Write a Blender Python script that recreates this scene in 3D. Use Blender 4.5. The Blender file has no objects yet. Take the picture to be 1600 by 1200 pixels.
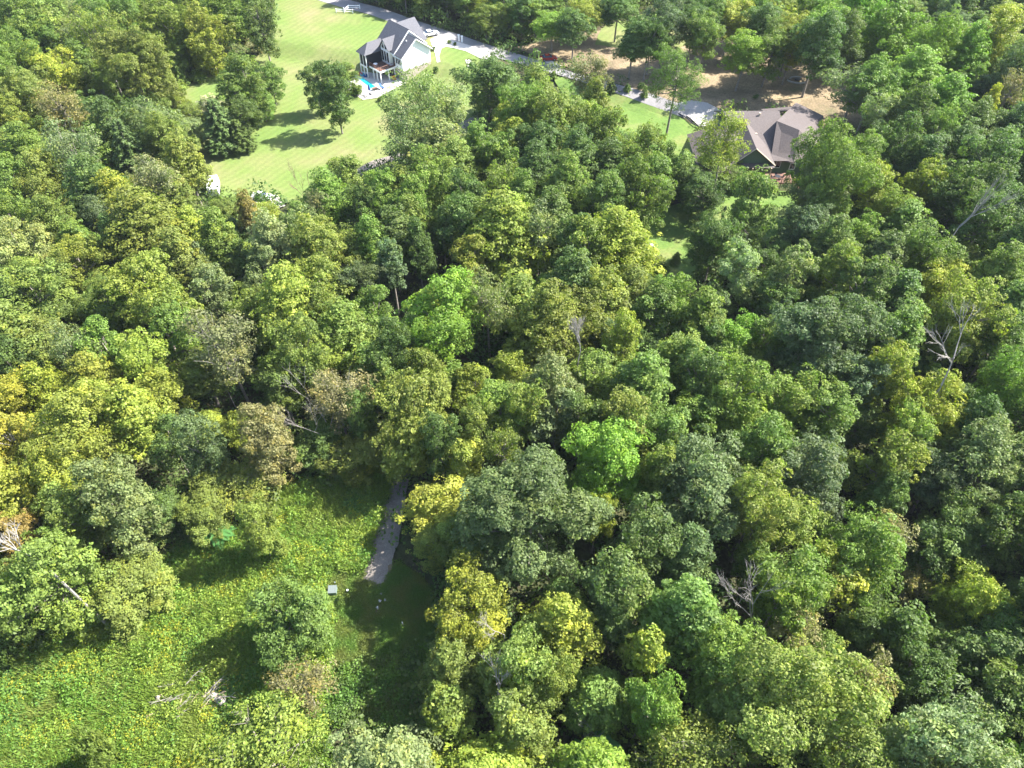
import bpy, bmesh, math, random
import numpy as np
from mathutils import Vector, Matrix

# ------------------------------------------------------------------ camera, sky, sun, exposure
scene = bpy.context.scene
COL = scene.collection
CAM_H, PITCH, FPX = 85.0, math.radians(48.0), 1109.0
cam_data = bpy.data.cameras.new('camera')
cam = bpy.data.objects.new('camera', cam_data)
COL.objects.link(cam)
cam.location = (0, 0, CAM_H)
cam.rotation_euler = (math.radians(90) - PITCH, 0, 0)
cam_data.sensor_width = 36.0
cam_data.lens = FPX / 1600 * 36.0
cam_data.clip_end = 3000
scene.camera = cam

SUN_AZ = (0.96, 0.28)          # towards the sun, in plan
SUN_EL = math.radians(46)
world = bpy.data.worlds.new('World')
scene.world = world
world.use_nodes = True
wn = world.node_tree.nodes
sky = wn.new('ShaderNodeTexSky')
sky.sky_type = 'NISHITA'
sky.sun_disc = False
sky.sun_elevation = SUN_EL
sky.sun_rotation = math.atan2(SUN_AZ[0], SUN_AZ[1])
wn['Background'].inputs['Strength'].default_value = 0.12
world.node_tree.links.new(sky.outputs[0], wn['Background'].inputs[0])

sun_data = bpy.data.lights.new('sun', 'SUN')
sun_data.energy = 5.0
sun_data.angle = math.radians(0.5)
sun_data.color = (1.0, 0.975, 0.93)
sun = bpy.data.objects.new('sun', sun_data)
COL.objects.link(sun)
_n = math.hypot(*SUN_AZ)
sdir = Vector((SUN_AZ[0] / _n * math.cos(SUN_EL), SUN_AZ[1] / _n * math.cos(SUN_EL), math.sin(SUN_EL)))
sun.rotation_euler = sdir.to_track_quat('Z', 'Y').to_euler()
sun.location = (100, 60, 150)

scene.view_settings.view_transform = 'Standard'
scene.view_settings.look = 'None'
scene.view_settings.exposure = 2.0
scene.view_settings.gamma = 1.0
scene.view_settings.use_curve_mapping = False
scene.cycles.max_bounces = 5
scene.cycles.diffuse_bounces = 3
scene.cycles.glossy_bounces = 2
scene.cycles.transmission_bounces = 4
scene.cycles.transparent_max_bounces = 4

rng = np.random.default_rng(7)
random.seed(7)

# ------------------------------------------------------------------ terrain and pixel rays
def sstep(t):
    t = np.clip(t, 0, 1)
    return t * t * (3 - 2 * t)

def terrain(x, y):
    x = np.asarray(x, float); y = np.asarray(y, float)
    s = (x + 27.9) * 0.3 + (y - 184.5) * 0.95
    z = 2.2 * sstep(s / 8.0)
    d = (y - 232) * 0.8 + (x - 175) * 0.6
    z = z - 70 * sstep(d / 130.0)
    z = z - 10 * np.exp(-(((x - 51) / 13)**2 + ((y - 36) / 17)**2))  # hollow dug so that its trees fall into deeper shade
    return z

def terr1(x, y):
    def s1(t):
        t = min(1.0, max(0.0, t)); return t*t*(3 - 2*t)
    return 2.2*s1(((x + 27.9)*0.3 + (y - 184.5)*0.95)/8.0) - 70*s1(((y - 232)*0.8 + (x - 175)*0.6)/130.0) - 10*math.exp(-(((x - 51)/13)**2 + ((y - 36)/17)**2))

def pix(px, py, z=None, dz=0.0):
    """the place where the ray through a photo pixel meets height z (or the ground + dz)"""
    xx = (px - 800) / FPX; yy = (600 - py) / FPX
    d = (xx, yy * math.sin(PITCH) + math.cos(PITCH), yy * math.cos(PITCH) - math.sin(PITCH))
    zz = z if z is not None else dz
    for _ in range(10):
        t = (zz - CAM_H) / d[2]
        x, y = d[0] * t, d[1] * t
        if z is not None:
            break
        zz = terr1(x, y) + dz
    return Vector((x, y, zz)), t

def to_px(p):
    """photo pixel of a point of the place"""
    dx, dy, dz = p[0], p[1], p[2] - CAM_H
    f = dy * math.cos(PITCH) - dz * math.sin(PITCH)
    u = dy * math.sin(PITCH) + dz * math.cos(PITCH)
    return 800 + FPX * dx / f, 600 - FPX * u / f

def inside(poly, x, y):
    x = np.asarray(x, float); y = np.asarray(y, float)
    res = np.zeros(x.shape, bool)
    n = len(poly)
    for i in range(n):
        x1, y1 = poly[i][0], poly[i][1]; x2, y2 = poly[(i + 1) % n][0], poly[(i + 1) % n][1]
        c = (y1 > y) != (y2 > y)
        with np.errstate(divide='ignore', invalid='ignore'):
            xi = (x2 - x1) * (y - y1) / (y2 - y1 if y2 != y1 else 1e-9) + x1
        res ^= c & (x < xi)
    return res

def wnoise(x, y, k=0.05, seed=0):
    r = np.random.default_rng(100 + seed)
    v = 0
    for i in range(7):
        a = r.uniform(0, 6.28); f = k * r.uniform(0.6, 2.4); p = r.uniform(0, 6.28)
        v = v + np.sin((x * math.cos(a) + y * math.sin(a)) * f * 6.28 + p)
    return v / 3.5

# ------------------------------------------------------------------ helpers
def tag(o, label=None, cat=None, group=None, kind=None):
    if label: o['label'] = label
    if cat: o['category'] = cat
    if group: o['group'] = group
    if kind: o['kind'] = kind
    return o

def empty(name, loc, rz=0, parent=None):
    o = bpy.data.objects.new(name, None)
    COL.objects.link(o)
    o.location = loc; o.rotation_euler = (0, 0, rz)
    o.empty_display_size = 0.3
    if parent: o.parent = parent
    return o

class MB:
    def __init__(self):
        self.v = []; self.f = []
    def add(self, vs, fs):
        b = len(self.v)
        self.v += [tuple(p) for p in vs]
        self.f += [tuple(b + i for i in f) for f in fs]
        return self
    def box(self, x0, x1, y0, y1, z0, z1):
        return self.add([(x0,y0,z0),(x1,y0,z0),(x1,y1,z0),(x0,y1,z0),(x0,y0,z1),(x1,y0,z1),(x1,y1,z1),(x0,y1,z1)],
                        [(3,2,1,0),(4,5,6,7),(0,1,5,4),(1,2,6,5),(2,3,7,6),(3,0,4,7)])
    def prism(self, poly, vec):
        """poly: list of 3d points, extruded along vec"""
        n = len(poly)
        a = [Vector(p) for p in poly]; b = [p + Vector(vec) for p in a]
        return self.add(a + b, [tuple(range(n))[::-1], tuple(range(n, 2*n))] + [(i, (i+1) % n, n + (i+1) % n, n + i) for i in range(n)])
    def slab(self, poly, t):
        """thin plate: poly extruded along its own normal by -t"""
        a = [Vector(p) for p in poly]
        nrm = Vector((0,0,0))
        for i in range(len(a)):
            nrm += (a[i]-a[0]).cross(a[(i+1) % len(a)]-a[0])
        nrm.normalize()
        return self.prism(poly, nrm * -t)
    def tube(self, pts, rad, n=6, cap=True):
        pts = [Vector(p) for p in pts]
        b = len(self.v)
        for i, p in enumerate(pts):
            d = (pts[min(i+1, len(pts)-1)] - pts[max(i-1, 0)]).normalized()
            a = d.cross(Vector((0,0,1)))
            if a.length < 0.05: a = d.cross(Vector((1,0,0)))
            a.normalize(); c = d.cross(a)
            r = rad[i] if hasattr(rad, '__len__') else rad
            for k in range(n):
                t = 2*math.pi*k/n
                self.v.append(tuple(p + (a*math.cos(t) + c*math.sin(t))*r))
        for i in range(len(pts)-1):
            for k in range(n):
                k2 = (k+1) % n
                self.f.append((b+i*n+k, b+i*n+k2, b+(i+1)*n+k2, b+(i+1)*n+k))
        if cap:
            self.f.append(tuple(b+k for k in range(n))[::-1])
            self.f.append(tuple(b+(len(pts)-1)*n+k for k in range(n)))
        return self
    def bar(self, p, q, w, h=None):
        return self.tube([p, q], (w if h is None else max(w, h))*0.6, 4)
    def mesh(self, name):
        m = bpy.data.meshes.new(name)
        m.from_pydata(self.v, [], self.f); m.update()
        return m
    def build(self, name, mat, parent=None, loc=None, smooth=False, bevel=0):
        m = self.mesh(name)
        if bevel:
            bm = bmesh.new(); bm.from_mesh(m)
            bmesh.ops.recalc_face_normals(bm, faces=bm.faces)
            bmesh.ops.bevel(bm, geom=bm.edges[:], offset=bevel, segments=2, affect='EDGES', profile=0.6)
            bm.to_mesh(m); bm.free()
        else:
            bm = bmesh.new(); bm.from_mesh(m)
            bmesh.ops.recalc_face_normals(bm, faces=bm.faces)
            bm.to_mesh(m); bm.free()
        if smooth:
            m.polygons.foreach_set('use_smooth', [True]*len(m.polygons))
        return obj(name, m, mat, parent, loc)

def obj(name, m, mat, parent=None, loc=None):
    o = bpy.data.objects.new(name, m)
    COL.objects.link(o)
    if mat is not None and not m.materials: m.materials.append(mat)
    if parent is not None: o.parent = parent
    if loc is not None: o.location = loc
    return o

def copy_tree(o, parent=None):
    c = o.copy(); COL.objects.link(c)
    if parent is not None: c.parent = parent
    for ch in list(o.children):
        copy_tree(ch, c)
    return c

# ------------------------------------------------------------------ materials
def mat_new(name):
    m = bpy.data.materials.new(name); m.use_nodes = True
    nt = m.node_tree
    return m, nt, nt.nodes, nt.links, nt.nodes['Principled BSDF']

def plain(name, col, rough=0.6, spec=0.4, metal=0.0, var=0.12, scale=6.0, bump=0.0):
    m, nt, N, L, b = mat_new(name)
    b.inputs['Roughness'].default_value = rough
    b.inputs['Specular IOR Level'].default_value = spec
    b.inputs['Metallic'].default_value = metal
    g = N.new('ShaderNodeNewGeometry')
    t = N.new('ShaderNodeTexNoise'); t.inputs['Scale'].default_value = scale; t.inputs['Detail'].default_value = 5
    L.new(g.outputs['Position'], t.inputs['Vector'])
    r = N.new('ShaderNodeValToRGB')
    r.color_ramp.elements[0].position = 0.3; r.color_ramp.elements[1].position = 0.7
    r.color_ramp.elements[0].color = tuple(c*(1-var) for c in col) + (1,)
    r.color_ramp.elements[1].color = tuple(min(1, c*(1+var)) for c in col) + (1,)
    L.new(t.outputs['Fac'], r.inputs[0]); L.new(r.outputs[0], b.inputs['Base Color'])
    if bump:
        bp = N.new('ShaderNodeBump'); bp.inputs['Strength'].default_value = bump; bp.inputs['Distance'].default_value = 0.05
        L.new(t.outputs['Fac'], bp.inputs['Height']); L.new(bp.outputs[0], b.inputs['Normal'])
    return m

def ramp_ground(name, stops, scale=0.2, fine=2.5, rough=0.95, bump=0.6, dist=0.25, fine_amt=0.45, stripes=None):
    """ground cover: large patches (stops), fine grain on top, optional mowing lines"""
    m, nt, N, L, b = mat_new(name)
    b.inputs['Roughness'].default_value = rough
    b.inputs['Specular IOR Level'].default_value = 0.15
    g = N.new('ShaderNodeNewGeometry')
    t = N.new('ShaderNodeTexNoise'); t.inputs['Scale'].default_value = scale; t.inputs['Detail'].default_value = 6; t.inputs['Roughness'].default_value = 0.6
    t2 = N.new('ShaderNodeTexNoise'); t2.inputs['Scale'].default_value = fine; t2.inputs['Detail'].default_value = 4; t2.inputs['Roughness'].default_value = 0.7
    L.new(g.outputs['Position'], t.inputs['Vector']); L.new(g.outputs['Position'], t2.inputs['Vector'])
    r = N.new('ShaderNodeValToRGB')
    els = r.color_ramp.elements
    while len(els) < len(stops): els.new(0.5)
    for e, (p, c) in zip(els, stops):
        e.position = p; e.color = tuple(c) + (1,)
    L.new(t.outputs['Fac'], r.inputs[0])
    mx = N.new('ShaderNodeMix'); mx.data_type = 'RGBA'; mx.blend_type = 'MULTIPLY'
    mx.inputs['Factor'].default_value = 1.0
    mr = N.new('ShaderNodeMapRange'); mr.inputs['From Min'].default_value = 0.3; mr.inputs['From Max'].default_value = 0.7
    mr.inputs['To Min'].default_value = 1 - fine_amt; mr.inputs['To Max'].default_value = 1 + fine_amt
    L.new(t2.outputs['Fac'], mr.inputs['Value'])
    L.new(r.outputs[0], mx.inputs[6]); L.new(mr.outputs[0], mx.inputs[7])
    out = mx.outputs[2]
    if stripes:
        ang, period, amt, warp = stripes
        mp = N.new('ShaderNodeMapping'); mp.inputs['Rotation'].default_value = (0, 0, ang)
        L.new(g.outputs['Position'], mp.inputs['Vector'])
        wv = N.new('ShaderNodeTexWave'); wv.bands_direction = 'X'; wv.inputs['Scale'].default_value = 0.314/period
        wv.inputs['Distortion'].default_value = warp; wv.inputs['Detail'].default_value = 1.0; wv.inputs['Detail Scale'].default_value = 0.25
        L.new(mp.outputs[0], wv.inputs['Vector'])
        mr2 = N.new('ShaderNodeMapRange'); mr2.inputs['To Min'].default_value = 1 - amt; mr2.inputs['To Max'].default_value = 1 + amt
        L.new(wv.outputs['Fac'], mr2.inputs['Value'])
        mx2 = N.new('ShaderNodeMix'); mx2.data_type = 'RGBA'; mx2.blend_type = 'MULTIPLY'; mx2.inputs['Factor'].default_value = 1
        L.new(out, mx2.inputs[6]); L.new(mr2.outputs[0], mx2.inputs[7]); out = mx2.outputs[2]
    L.new(out, b.inputs['Base Color'])
    bp = N.new('ShaderNodeBump'); bp.inputs['Strength'].default_value = bump; bp.inputs['Distance'].default_value = dist
    L.new(t2.outputs['Fac'], bp.inputs['Height']); L.new(bp.outputs[0], b.inputs['Normal'])
    return m

def leaf_material(name, color=None, accent=None, trans=0.34, patch=None, spec=0.22):
    """leaves: colour from the tree (object colour) or given; 'tint' attribute (clump shade, warm share) on the mesh"""
    m, nt, N, L, b = mat_new(name)
    b.inputs['Roughness'].default_value = 0.55
    b.inputs['Specular IOR Level'].default_value = spec
    at = N.new('ShaderNodeAttribute'); at.attribute_name = 'tint'
    sp = N.new('ShaderNodeSeparateColor'); L.new(at.outputs['Color'], sp.inputs[0])
    if color is None:
        oi = N.new('ShaderNodeAttribute'); oi.attribute_type = 'INSTANCER'; oi.attribute_name = 'tree_color'; base = oi.outputs['Color']
    else:
        rgb = N.new('ShaderNodeRGB'); rgb.outputs[0].default_value = tuple(color) + (1,); base = rgb.outputs[0]
        if patch:
            g = N.new('ShaderNodeNewGeometry')
            t = N.new('ShaderNodeTexNoise'); t.inputs['Scale'].default_value = patch[1]; t.inputs['Detail'].default_value = 3
            L.new(g.outputs['Position'], t.inputs['Vector'])
            mr = N.new('ShaderNodeMapRange'); mr.inputs['From Min'].default_value = 0.4; mr.inputs['From Max'].default_value = 0.62
            L.new(t.outputs['Fac'], mr.inputs['Value'])
            mx0 = N.new('ShaderNodeMix'); mx0.data_type = 'RGBA'
            L.new(mr.outputs[0], mx0.inputs['Factor']); L.new(base, mx0.inputs[6]); mx0.inputs[7].default_value = tuple(patch[0]) + (1,)
            base = mx0.outputs[2]
    # warm share
    warm = N.new('ShaderNodeMix'); warm.data_type = 'RGBA'; warm.blend_type = 'MULTIPLY'
    warm.inputs[7].default_value = tuple(accent or (1.28, 1.12, 0.75)) + (1,)
    L.new(sp.outputs['Green'], warm.inputs['Factor']); L.new(base, warm.inputs[6])
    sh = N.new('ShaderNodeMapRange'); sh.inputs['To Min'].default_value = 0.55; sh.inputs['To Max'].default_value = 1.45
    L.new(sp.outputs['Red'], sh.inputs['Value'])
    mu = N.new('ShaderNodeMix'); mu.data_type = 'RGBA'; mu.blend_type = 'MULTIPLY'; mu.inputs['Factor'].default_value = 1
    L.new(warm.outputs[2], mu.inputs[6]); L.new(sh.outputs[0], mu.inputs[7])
    L.new(mu.outputs[2], b.inputs['Base Color'])
    tr = N.new('ShaderNodeBsdfTranslucent')
    ty = N.new('ShaderNodeMix'); ty.data_type = 'RGBA'; ty.blend_type = 'MULTIPLY'; ty.inputs['Factor'].default_value = 1
    ty.inputs[7].default_value = (1.3, 1.7, 0.65, 1)
    L.new(mu.outputs[2], ty.inputs[6]); L.new(ty.outputs[2], tr.inputs['Color'])
    ms = N.new('ShaderNodeMixShader'); ms.inputs[0].default_value = trans
    L.new(b.outputs[0], ms.inputs[1]); L.new(tr.outputs[0], ms.inputs[2])
    L.new(ms.outputs[0], N['Material Output'].inputs['Surface'])
    return m

M = {}
M['leaf'] = leaf_material('leaves')
M['needle'] = leaf_material('needles', trans=0.15)
M['bark'] = plain('bark', (0.22, 0.19, 0.16), 0.9, 0.2, var=0.4, scale=5)
M['pale_bark'] = plain('pale_bark', (0.30, 0.27, 0.23), 0.9, 0.2, var=0.3, scale=4)
M['dead_wood'] = plain('dead_wood', (0.25, 0.225, 0.195), 0.9, 0.2, var=0.25, scale=3)
M['brown_wood'] = plain('brown_dead_wood', (0.20, 0.14, 0.10), 0.9, 0.2, var=0.35, scale=3)
M['forest_floor'] = ramp_ground('forest_floor', [(0.3, (0.045, 0.035, 0.022)), (0.5, (0.05, 0.06, 0.022)), (0.7, (0.09, 0.065, 0.04))], 0.15, 2.0)
M['lawn'] = ramp_ground('lawn', [(0.26, (0.094, 0.154, 0.034)), (0.44, (0.122, 0.164, 0.042)), (0.58, (0.152, 0.164, 0.058)), (0.74, (0.20, 0.17, 0.085))], 0.06, 1.6, bump=0.35, dist=0.12, fine_amt=0.13, stripes=(0.6, 1.9, 0.055, 20.0))
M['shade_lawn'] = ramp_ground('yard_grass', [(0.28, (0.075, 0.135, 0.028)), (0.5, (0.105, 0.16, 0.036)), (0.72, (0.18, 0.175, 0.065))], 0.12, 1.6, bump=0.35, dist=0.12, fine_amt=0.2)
M['litter'] = ramp_ground('leaf_litter', [(0.25, (0.075, 0.085, 0.035)), (0.45, (0.165, 0.125, 0.075)), (0.62, (0.245, 0.185, 0.11)), (0.8, (0.10, 0.125, 0.045))], 0.12, 2.2, fine_amt=0.35)
M['meadow'] = ramp_ground('meadow_soil', [(0.3, (0.045, 0.10, 0.02)), (0.5, (0.085, 0.14, 0.026)), (0.75, (0.12, 0.15, 0.035))], 0.2, 2.5)
M['track'] = ramp_ground('mown_track', [(0.3, (0.07, 0.13, 0.03)), (0.5, (0.10, 0.155, 0.04)), (0.62, (0.17, 0.155, 0.075)), (0.75, (0.27, 0.21, 0.15))], 0.3, 3.5, fine_amt=0.5)
M['gravel'] = ramp_ground('gravel', [(0.3, (0.165, 0.142, 0.120)), (0.55, (0.205, 0.178, 0.150)), (0.75, (0.26, 0.22, 0.185))], 0.5, 7.0, fine_amt=0.35, dist=0.06)
M['asphalt'] = ramp_ground('asphalt', [(0.3, (0.19, 0.175, 0.17)), (0.6, (0.25, 0.235, 0.225)), (0.8, (0.32, 0.30, 0.28))], 0.2, 5, fine_amt=0.15, dist=0.02)
M['pale_drive'] = ramp_ground('pale_drive', [(0.3, (0.27, 0.255, 0.235)), (0.6, (0.33, 0.31, 0.29)), (0.8, (0.39, 0.37, 0.34))], 0.3, 5, fine_amt=0.15, dist=0.02, rough=0.85)  # concrete toned darker for the mottled shade on the driveway turn
M['concrete'] = ramp_ground('concrete', [(0.3, (0.44, 0.40, 0.36)), (0.6, (0.52, 0.48, 0.43)), (0.8, (0.58, 0.53, 0.48))], 0.2, 5, fine_amt=0.1, dist=0.02, rough=0.85)

# ------------------------------------------------------------------ the ground and its sheets
def grid_axis(a, b, step, far_lo, far_hi, fstep):
    return np.concatenate([np.arange(far_lo, a, fstep), np.arange(a, b, step), np.arange(b, far_hi + 1, fstep)])

def build_ground():
    xs = grid_axis(-240, 300, 3, -1200, 1400, 60)
    ys = grid_axis(-60, 420, 3, -500, 1600, 60)
    X, Y = np.meshgrid(xs, ys)
    Z = terrain(X, Y) + 0.04 * wnoise(X, Y, 0.08, 3) - 0.25
    # the far side of the valley
    Z = Z + 150 * sstep((Y - 520) / 500)
    v = np.stack([X, Y, Z], -1).reshape(-1, 3)
    nx, ny = len(xs), len(ys)
    i = np.arange(nx*ny).reshape(ny, nx)
    f = np.stack([i[:-1, :-1], i[:-1, 1:], i[1:, 1:], i[1:, :-1]], -1).reshape(-1, 4)
    m = bpy.data.meshes.new('ground'); m.from_pydata(v.tolist(), [], f.tolist()); m.update()
    m.polygons.foreach_set('use_smooth', [True]*len(m.polygons))
    return tag(obj('ground', m, M['forest_floor']), kind='structure')
build_ground()

def rough_outline(pts, amp, step, seed):
    r = random.Random(seed); out = []
    n = len(pts)
    for i in range(n):
        a, b = Vector(pts[i][:2]), Vector(pts[(i+1) % n][:2])
        k = max(1, int((b-a).length/step))
        nrm = Vector((-(b-a).y, (b-a).x)); nrm.normalize() if nrm.length else None
        for j in range(k):
            p = a + (b-a)*(j/k)
            out.append(p + nrm*r.uniform(-amp, amp))
    return out

def sheet(name, poly, mat, off, amp=0.0, step=2.0, seed=1, thick=0.0, parent=None):
    poly = [Vector(p[:2]) for p in poly]
    if amp: poly = rough_outline(poly, amp, step, seed)
    bm = bmesh.new()
    vs = [bm.verts.new((p.x, p.y, 0)) for p in poly]
    f = bm.faces.new(vs)
    if f.normal.z < 0: f.normal_flip()
    bm.normal_update()
    bmesh.ops.triangulate(bm, faces=bm.faces[:])
    for _ in range(6):
        es = [e for e in bm.edges if e.calc_length() > 3.5]
        if not es: break
        bmesh.ops.subdivide_edges(bm, edges=es, cuts=1, use_grid_fill=False)
        bmesh.ops.triangulate(bm, faces=[f for f in bm.faces if len(f.verts) > 3])
    for v in bm.verts:
        v.co.z = float(terrain(v.co.x, v.co.y)) + off
    for f in bm.faces:
        f.normal_update()
        if f.normal.z < 0: f.normal_flip()
    m = bpy.data.meshes.new(name); bm.to_mesh(m); bm.free()
    o = obj(name, m, mat, parent)
    if parent is None: tag(o, kind='structure')
    return o, poly

def P(*pts):
    return [pix(a, b)[0] for a, b in pts]

def ribbon_poly(line, widths):
    pts = [Vector(p[:2]) for p in line]
    L_, R_ = [], []
    for i, p in enumerate(pts):
        d = (pts[min(i+1, len(pts)-1)] - pts[max(i-1, 0)]).normalized()
        n = Vector((-d.y, d.x))
        w = widths[i] if hasattr(widths, '__len__') else widths
        L_.append(p + n*w/2); R_.append(p - n*w/2)
    return L_ + R_[::-1]

def smooth_line(pts, k=4):
    pts = [Vector(p[:2]) for p in pts]
    out = []
    for i in range(len(pts)-1):
        p0, p1, p2, p3 = pts[max(i-1, 0)], pts[i], pts[i+1], pts[min(i+2, len(pts)-1)]
        for j in range(k):
            t = j/k
            out.append(0.5*((2*p1) + (p2-p0)*t + (2*p0-5*p1+4*p2-p3)*t*t + (3*p1-p0-3*p2+p3)*t**3))
    out.append(pts[-1])
    return out

_, LAWN1 = sheet('lawn', P((430,-40),(428,20),(418,58),(377,95),(325,116),(256,150),(270,190),(300,240),(325,290),(345,312),(480,320),(540,296),(620,264),(720,240),(770,180),(800,112),(700,64),(600,30),(530,8),(470,-40)), M['lawn'], 0.0, 0.4, 3, 1)
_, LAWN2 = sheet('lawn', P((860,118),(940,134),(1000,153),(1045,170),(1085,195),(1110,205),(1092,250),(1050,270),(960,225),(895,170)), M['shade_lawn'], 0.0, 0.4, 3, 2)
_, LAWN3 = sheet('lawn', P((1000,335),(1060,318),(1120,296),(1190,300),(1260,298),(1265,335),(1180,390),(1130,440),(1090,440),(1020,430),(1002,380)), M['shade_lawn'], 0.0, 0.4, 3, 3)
_, LITTER = sheet('leaf_litter_yard', P((800,74),(860,62),(960,44),(1050,20),(1150,50),(1290,100),(1360,120),(1345,215),(1290,205),(1225,180),(1130,170),(1050,160),(940,124),(870,100)), M['litter'], 0.0, 0.5, 3, 4)
_, LAWN4 = sheet('lawn', P((930,70),(945,36),(1010,20),(1100,28),(1100,62),(1050,78),(1000,80)), M['lawn'], 0.035, 0.4, 2, 5)
_, MEADOW = sheet('meadow', P((-60,1000),(60,990),(140,960),(200,930),(290,850),(400,830),(450,760),(560,735),(622,700),(640,690),(628,730),(600,790),(585,840),(568,905),(520,960),(515,1060),(520,1260),(-80,1260)), M['meadow'], 0.0, 0.5, 3, 6)
_, TRACK = sheet('mown_track', P((568,890),(620,880),(660,900),(690,960),(670,1040),(640,1120),(560,1120),(520,1040),(522,960),(500,920),(520,890)), M['track'], 0.035, 0.4, 2, 7)
_, DRIVE = sheet('gravel_drive', P((566,908),(580,912),(592,919),(603,911),(612,880),(622,850),(631,800),(636,760),(645,720),(655,680),(641,676),(628,715),(606,770),(590,820),(576,872)), M['gravel'], 0.07, 0.12, 1.2, 8)
_, DIRT = sheet('bare_gravel_patch', P((592,938),(600,939),(598,948),(592,955),(588,966),(586,964),(588,952)), M['litter'], 0.07, 0.25, 0.8, 9)
_, DIRT2 = sheet('bare_gravel_patch', P((606,884),(616,880),(615,893),(606,898)), M['litter'], 0.075, 0.2, 0.8, 10)
LANE = ribbon_poly(smooth_line(P((540,305),(560,272),(585,256),(610,248),(650,236),(700,208),(745,184),(790,152))), 2.6)
sheet('gravel_lane', LANE, M['gravel'], 0.04, 0.15, 2, 11)
_, CARPAD = sheet('gravel_lane', P((385,320),(398,302),(434,304),(446,322),(420,330)), M['concrete'], 0.045, 0.15, 2, 12)
_rp = smooth_line(P((430,-40),(480,-14),(530,3),(590,19),(640,37),(700,57),(760,78),(820,95),(880,114),(940,131),(1000,149),(1050,166),(1075,177)))
ROAD = ribbon_poly(_rp, [5.6 if i < 24 else max(3.3, 5.6-(i-24)*0.25) for i in range(len(_rp))])
sheet('road', ROAD, M['asphalt'], 0.055, 0.06, 2, 13)
_, APRON = sheet('concrete_drive', P((672,62),(684,57),(700,62),(730,70),(762,82),(775,94),(752,92),(728,80),(712,76),(697,73),(690,76),(686,88),(688,97),(683,98),(680,84),(676,74)), M['concrete'], 0.085)
_, PAD2 = sheet('concrete_drive', P((727,94),(736,93),(739,104),(731,106)), M['concrete'], 0.085)
_, CIRC = sheet('concrete_drive', P((1046,162),(1080,157),(1105,161),(1128,172),(1122,186),(1106,198),(1092,197),(1080,186),(1066,176)), M['pale_drive'], 0.085)
_, PATIO = sheet('pool_patio', P((536,130),(548,119),(566,112),(598,116),(632,124),(634,130),(612,141),(588,153),(567,156),(548,143)), M['concrete'], 0.05)

H1_FOOT = [pix(a, b)[0] for a, b in ((560,120),(635,130),(685,100),(690,60),(640,40),(600,60),(560,90))]
H2_FOOT = [(38, 129), (62, 129), (74, 133), (74, 158), (56, 159), (38, 150)]
OPEN = [LAWN1, LAWN2, LAWN3, LITTER, LAWN4, MEADOW, TRACK, DRIVE, LANE, ROAD, APRON, CIRC, PATIO, H1_FOOT, H2_FOOT]
def is_open(x, y):
    r = np.zeros(np.shape(x), bool)
    for p in OPEN: r |= inside(p, x, y)
    return r

# ------------------------------------------------------------------ tree kit
def norm(a):
    return a / np.maximum(np.linalg.norm(a, axis=-1, keepdims=True), 1e-9)

def fib(n, r):
    i = np.arange(n) + r.random()
    ph = np.arccos(1 - 2*(i % n + 0.5*0)/n - 1e-6)
    ph = np.arccos(np.clip(1 - 2*(np.arange(n)+0.5)/n, -1, 1))
    th = math.pi*(1+5**0.5)*np.arange(n) + r.random()*6.28
    p = np.stack([np.cos(th)*np.sin(ph), np.sin(th)*np.sin(ph), np.cos(ph)], -1)
    return norm(p + r.normal(0, 0.16, p.shape))

def kites(pos, nrm, size, r, slim=0.62):
    n = len(pos)
    t = norm(np.cross(nrm, r.normal(size=(n, 3))))
    b = np.cross(nrm, t)
    L = size[:, None]
    fold = nrm * L * r.uniform(-0.12, 0.18, (n, 1))
    v = np.stack([pos - t*L*0.5, pos + b*L*0.5*slim + t*L*0.06 + fold, pos + t*L*0.5, pos - b*L*0.5*slim + t*L*0.06 + fold], 1)
    return v.reshape(-1, 3)

def leaf_mesh(name, v, tint):
    n = len(v)//4
    m = bpy.data.meshes.new(name)
    m.vertices.add(n*4); m.vertices.foreach_set('co', v.astype(np.float32).ravel())
    m.loops.add(n*4); m.loops.foreach_set('vertex_index', np.arange(n*4, dtype=np.int32))
    m.polygons.add(n)
    m.polygons.foreach_set('loop_start', np.arange(0, n*4, 4, dtype=np.int32))
    m.polygons.foreach_set('loop_total', np.full(n, 4, np.int32))
    m.update()
    a = m.attributes.new('tint', 'FLOAT_COLOR', 'FACE')
    c = np.ones((n, 4), np.float32); c[:, :3] = tint
    a.data.foreach_set('color', c.ravel())
    return m

class Proto:
    pass

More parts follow.
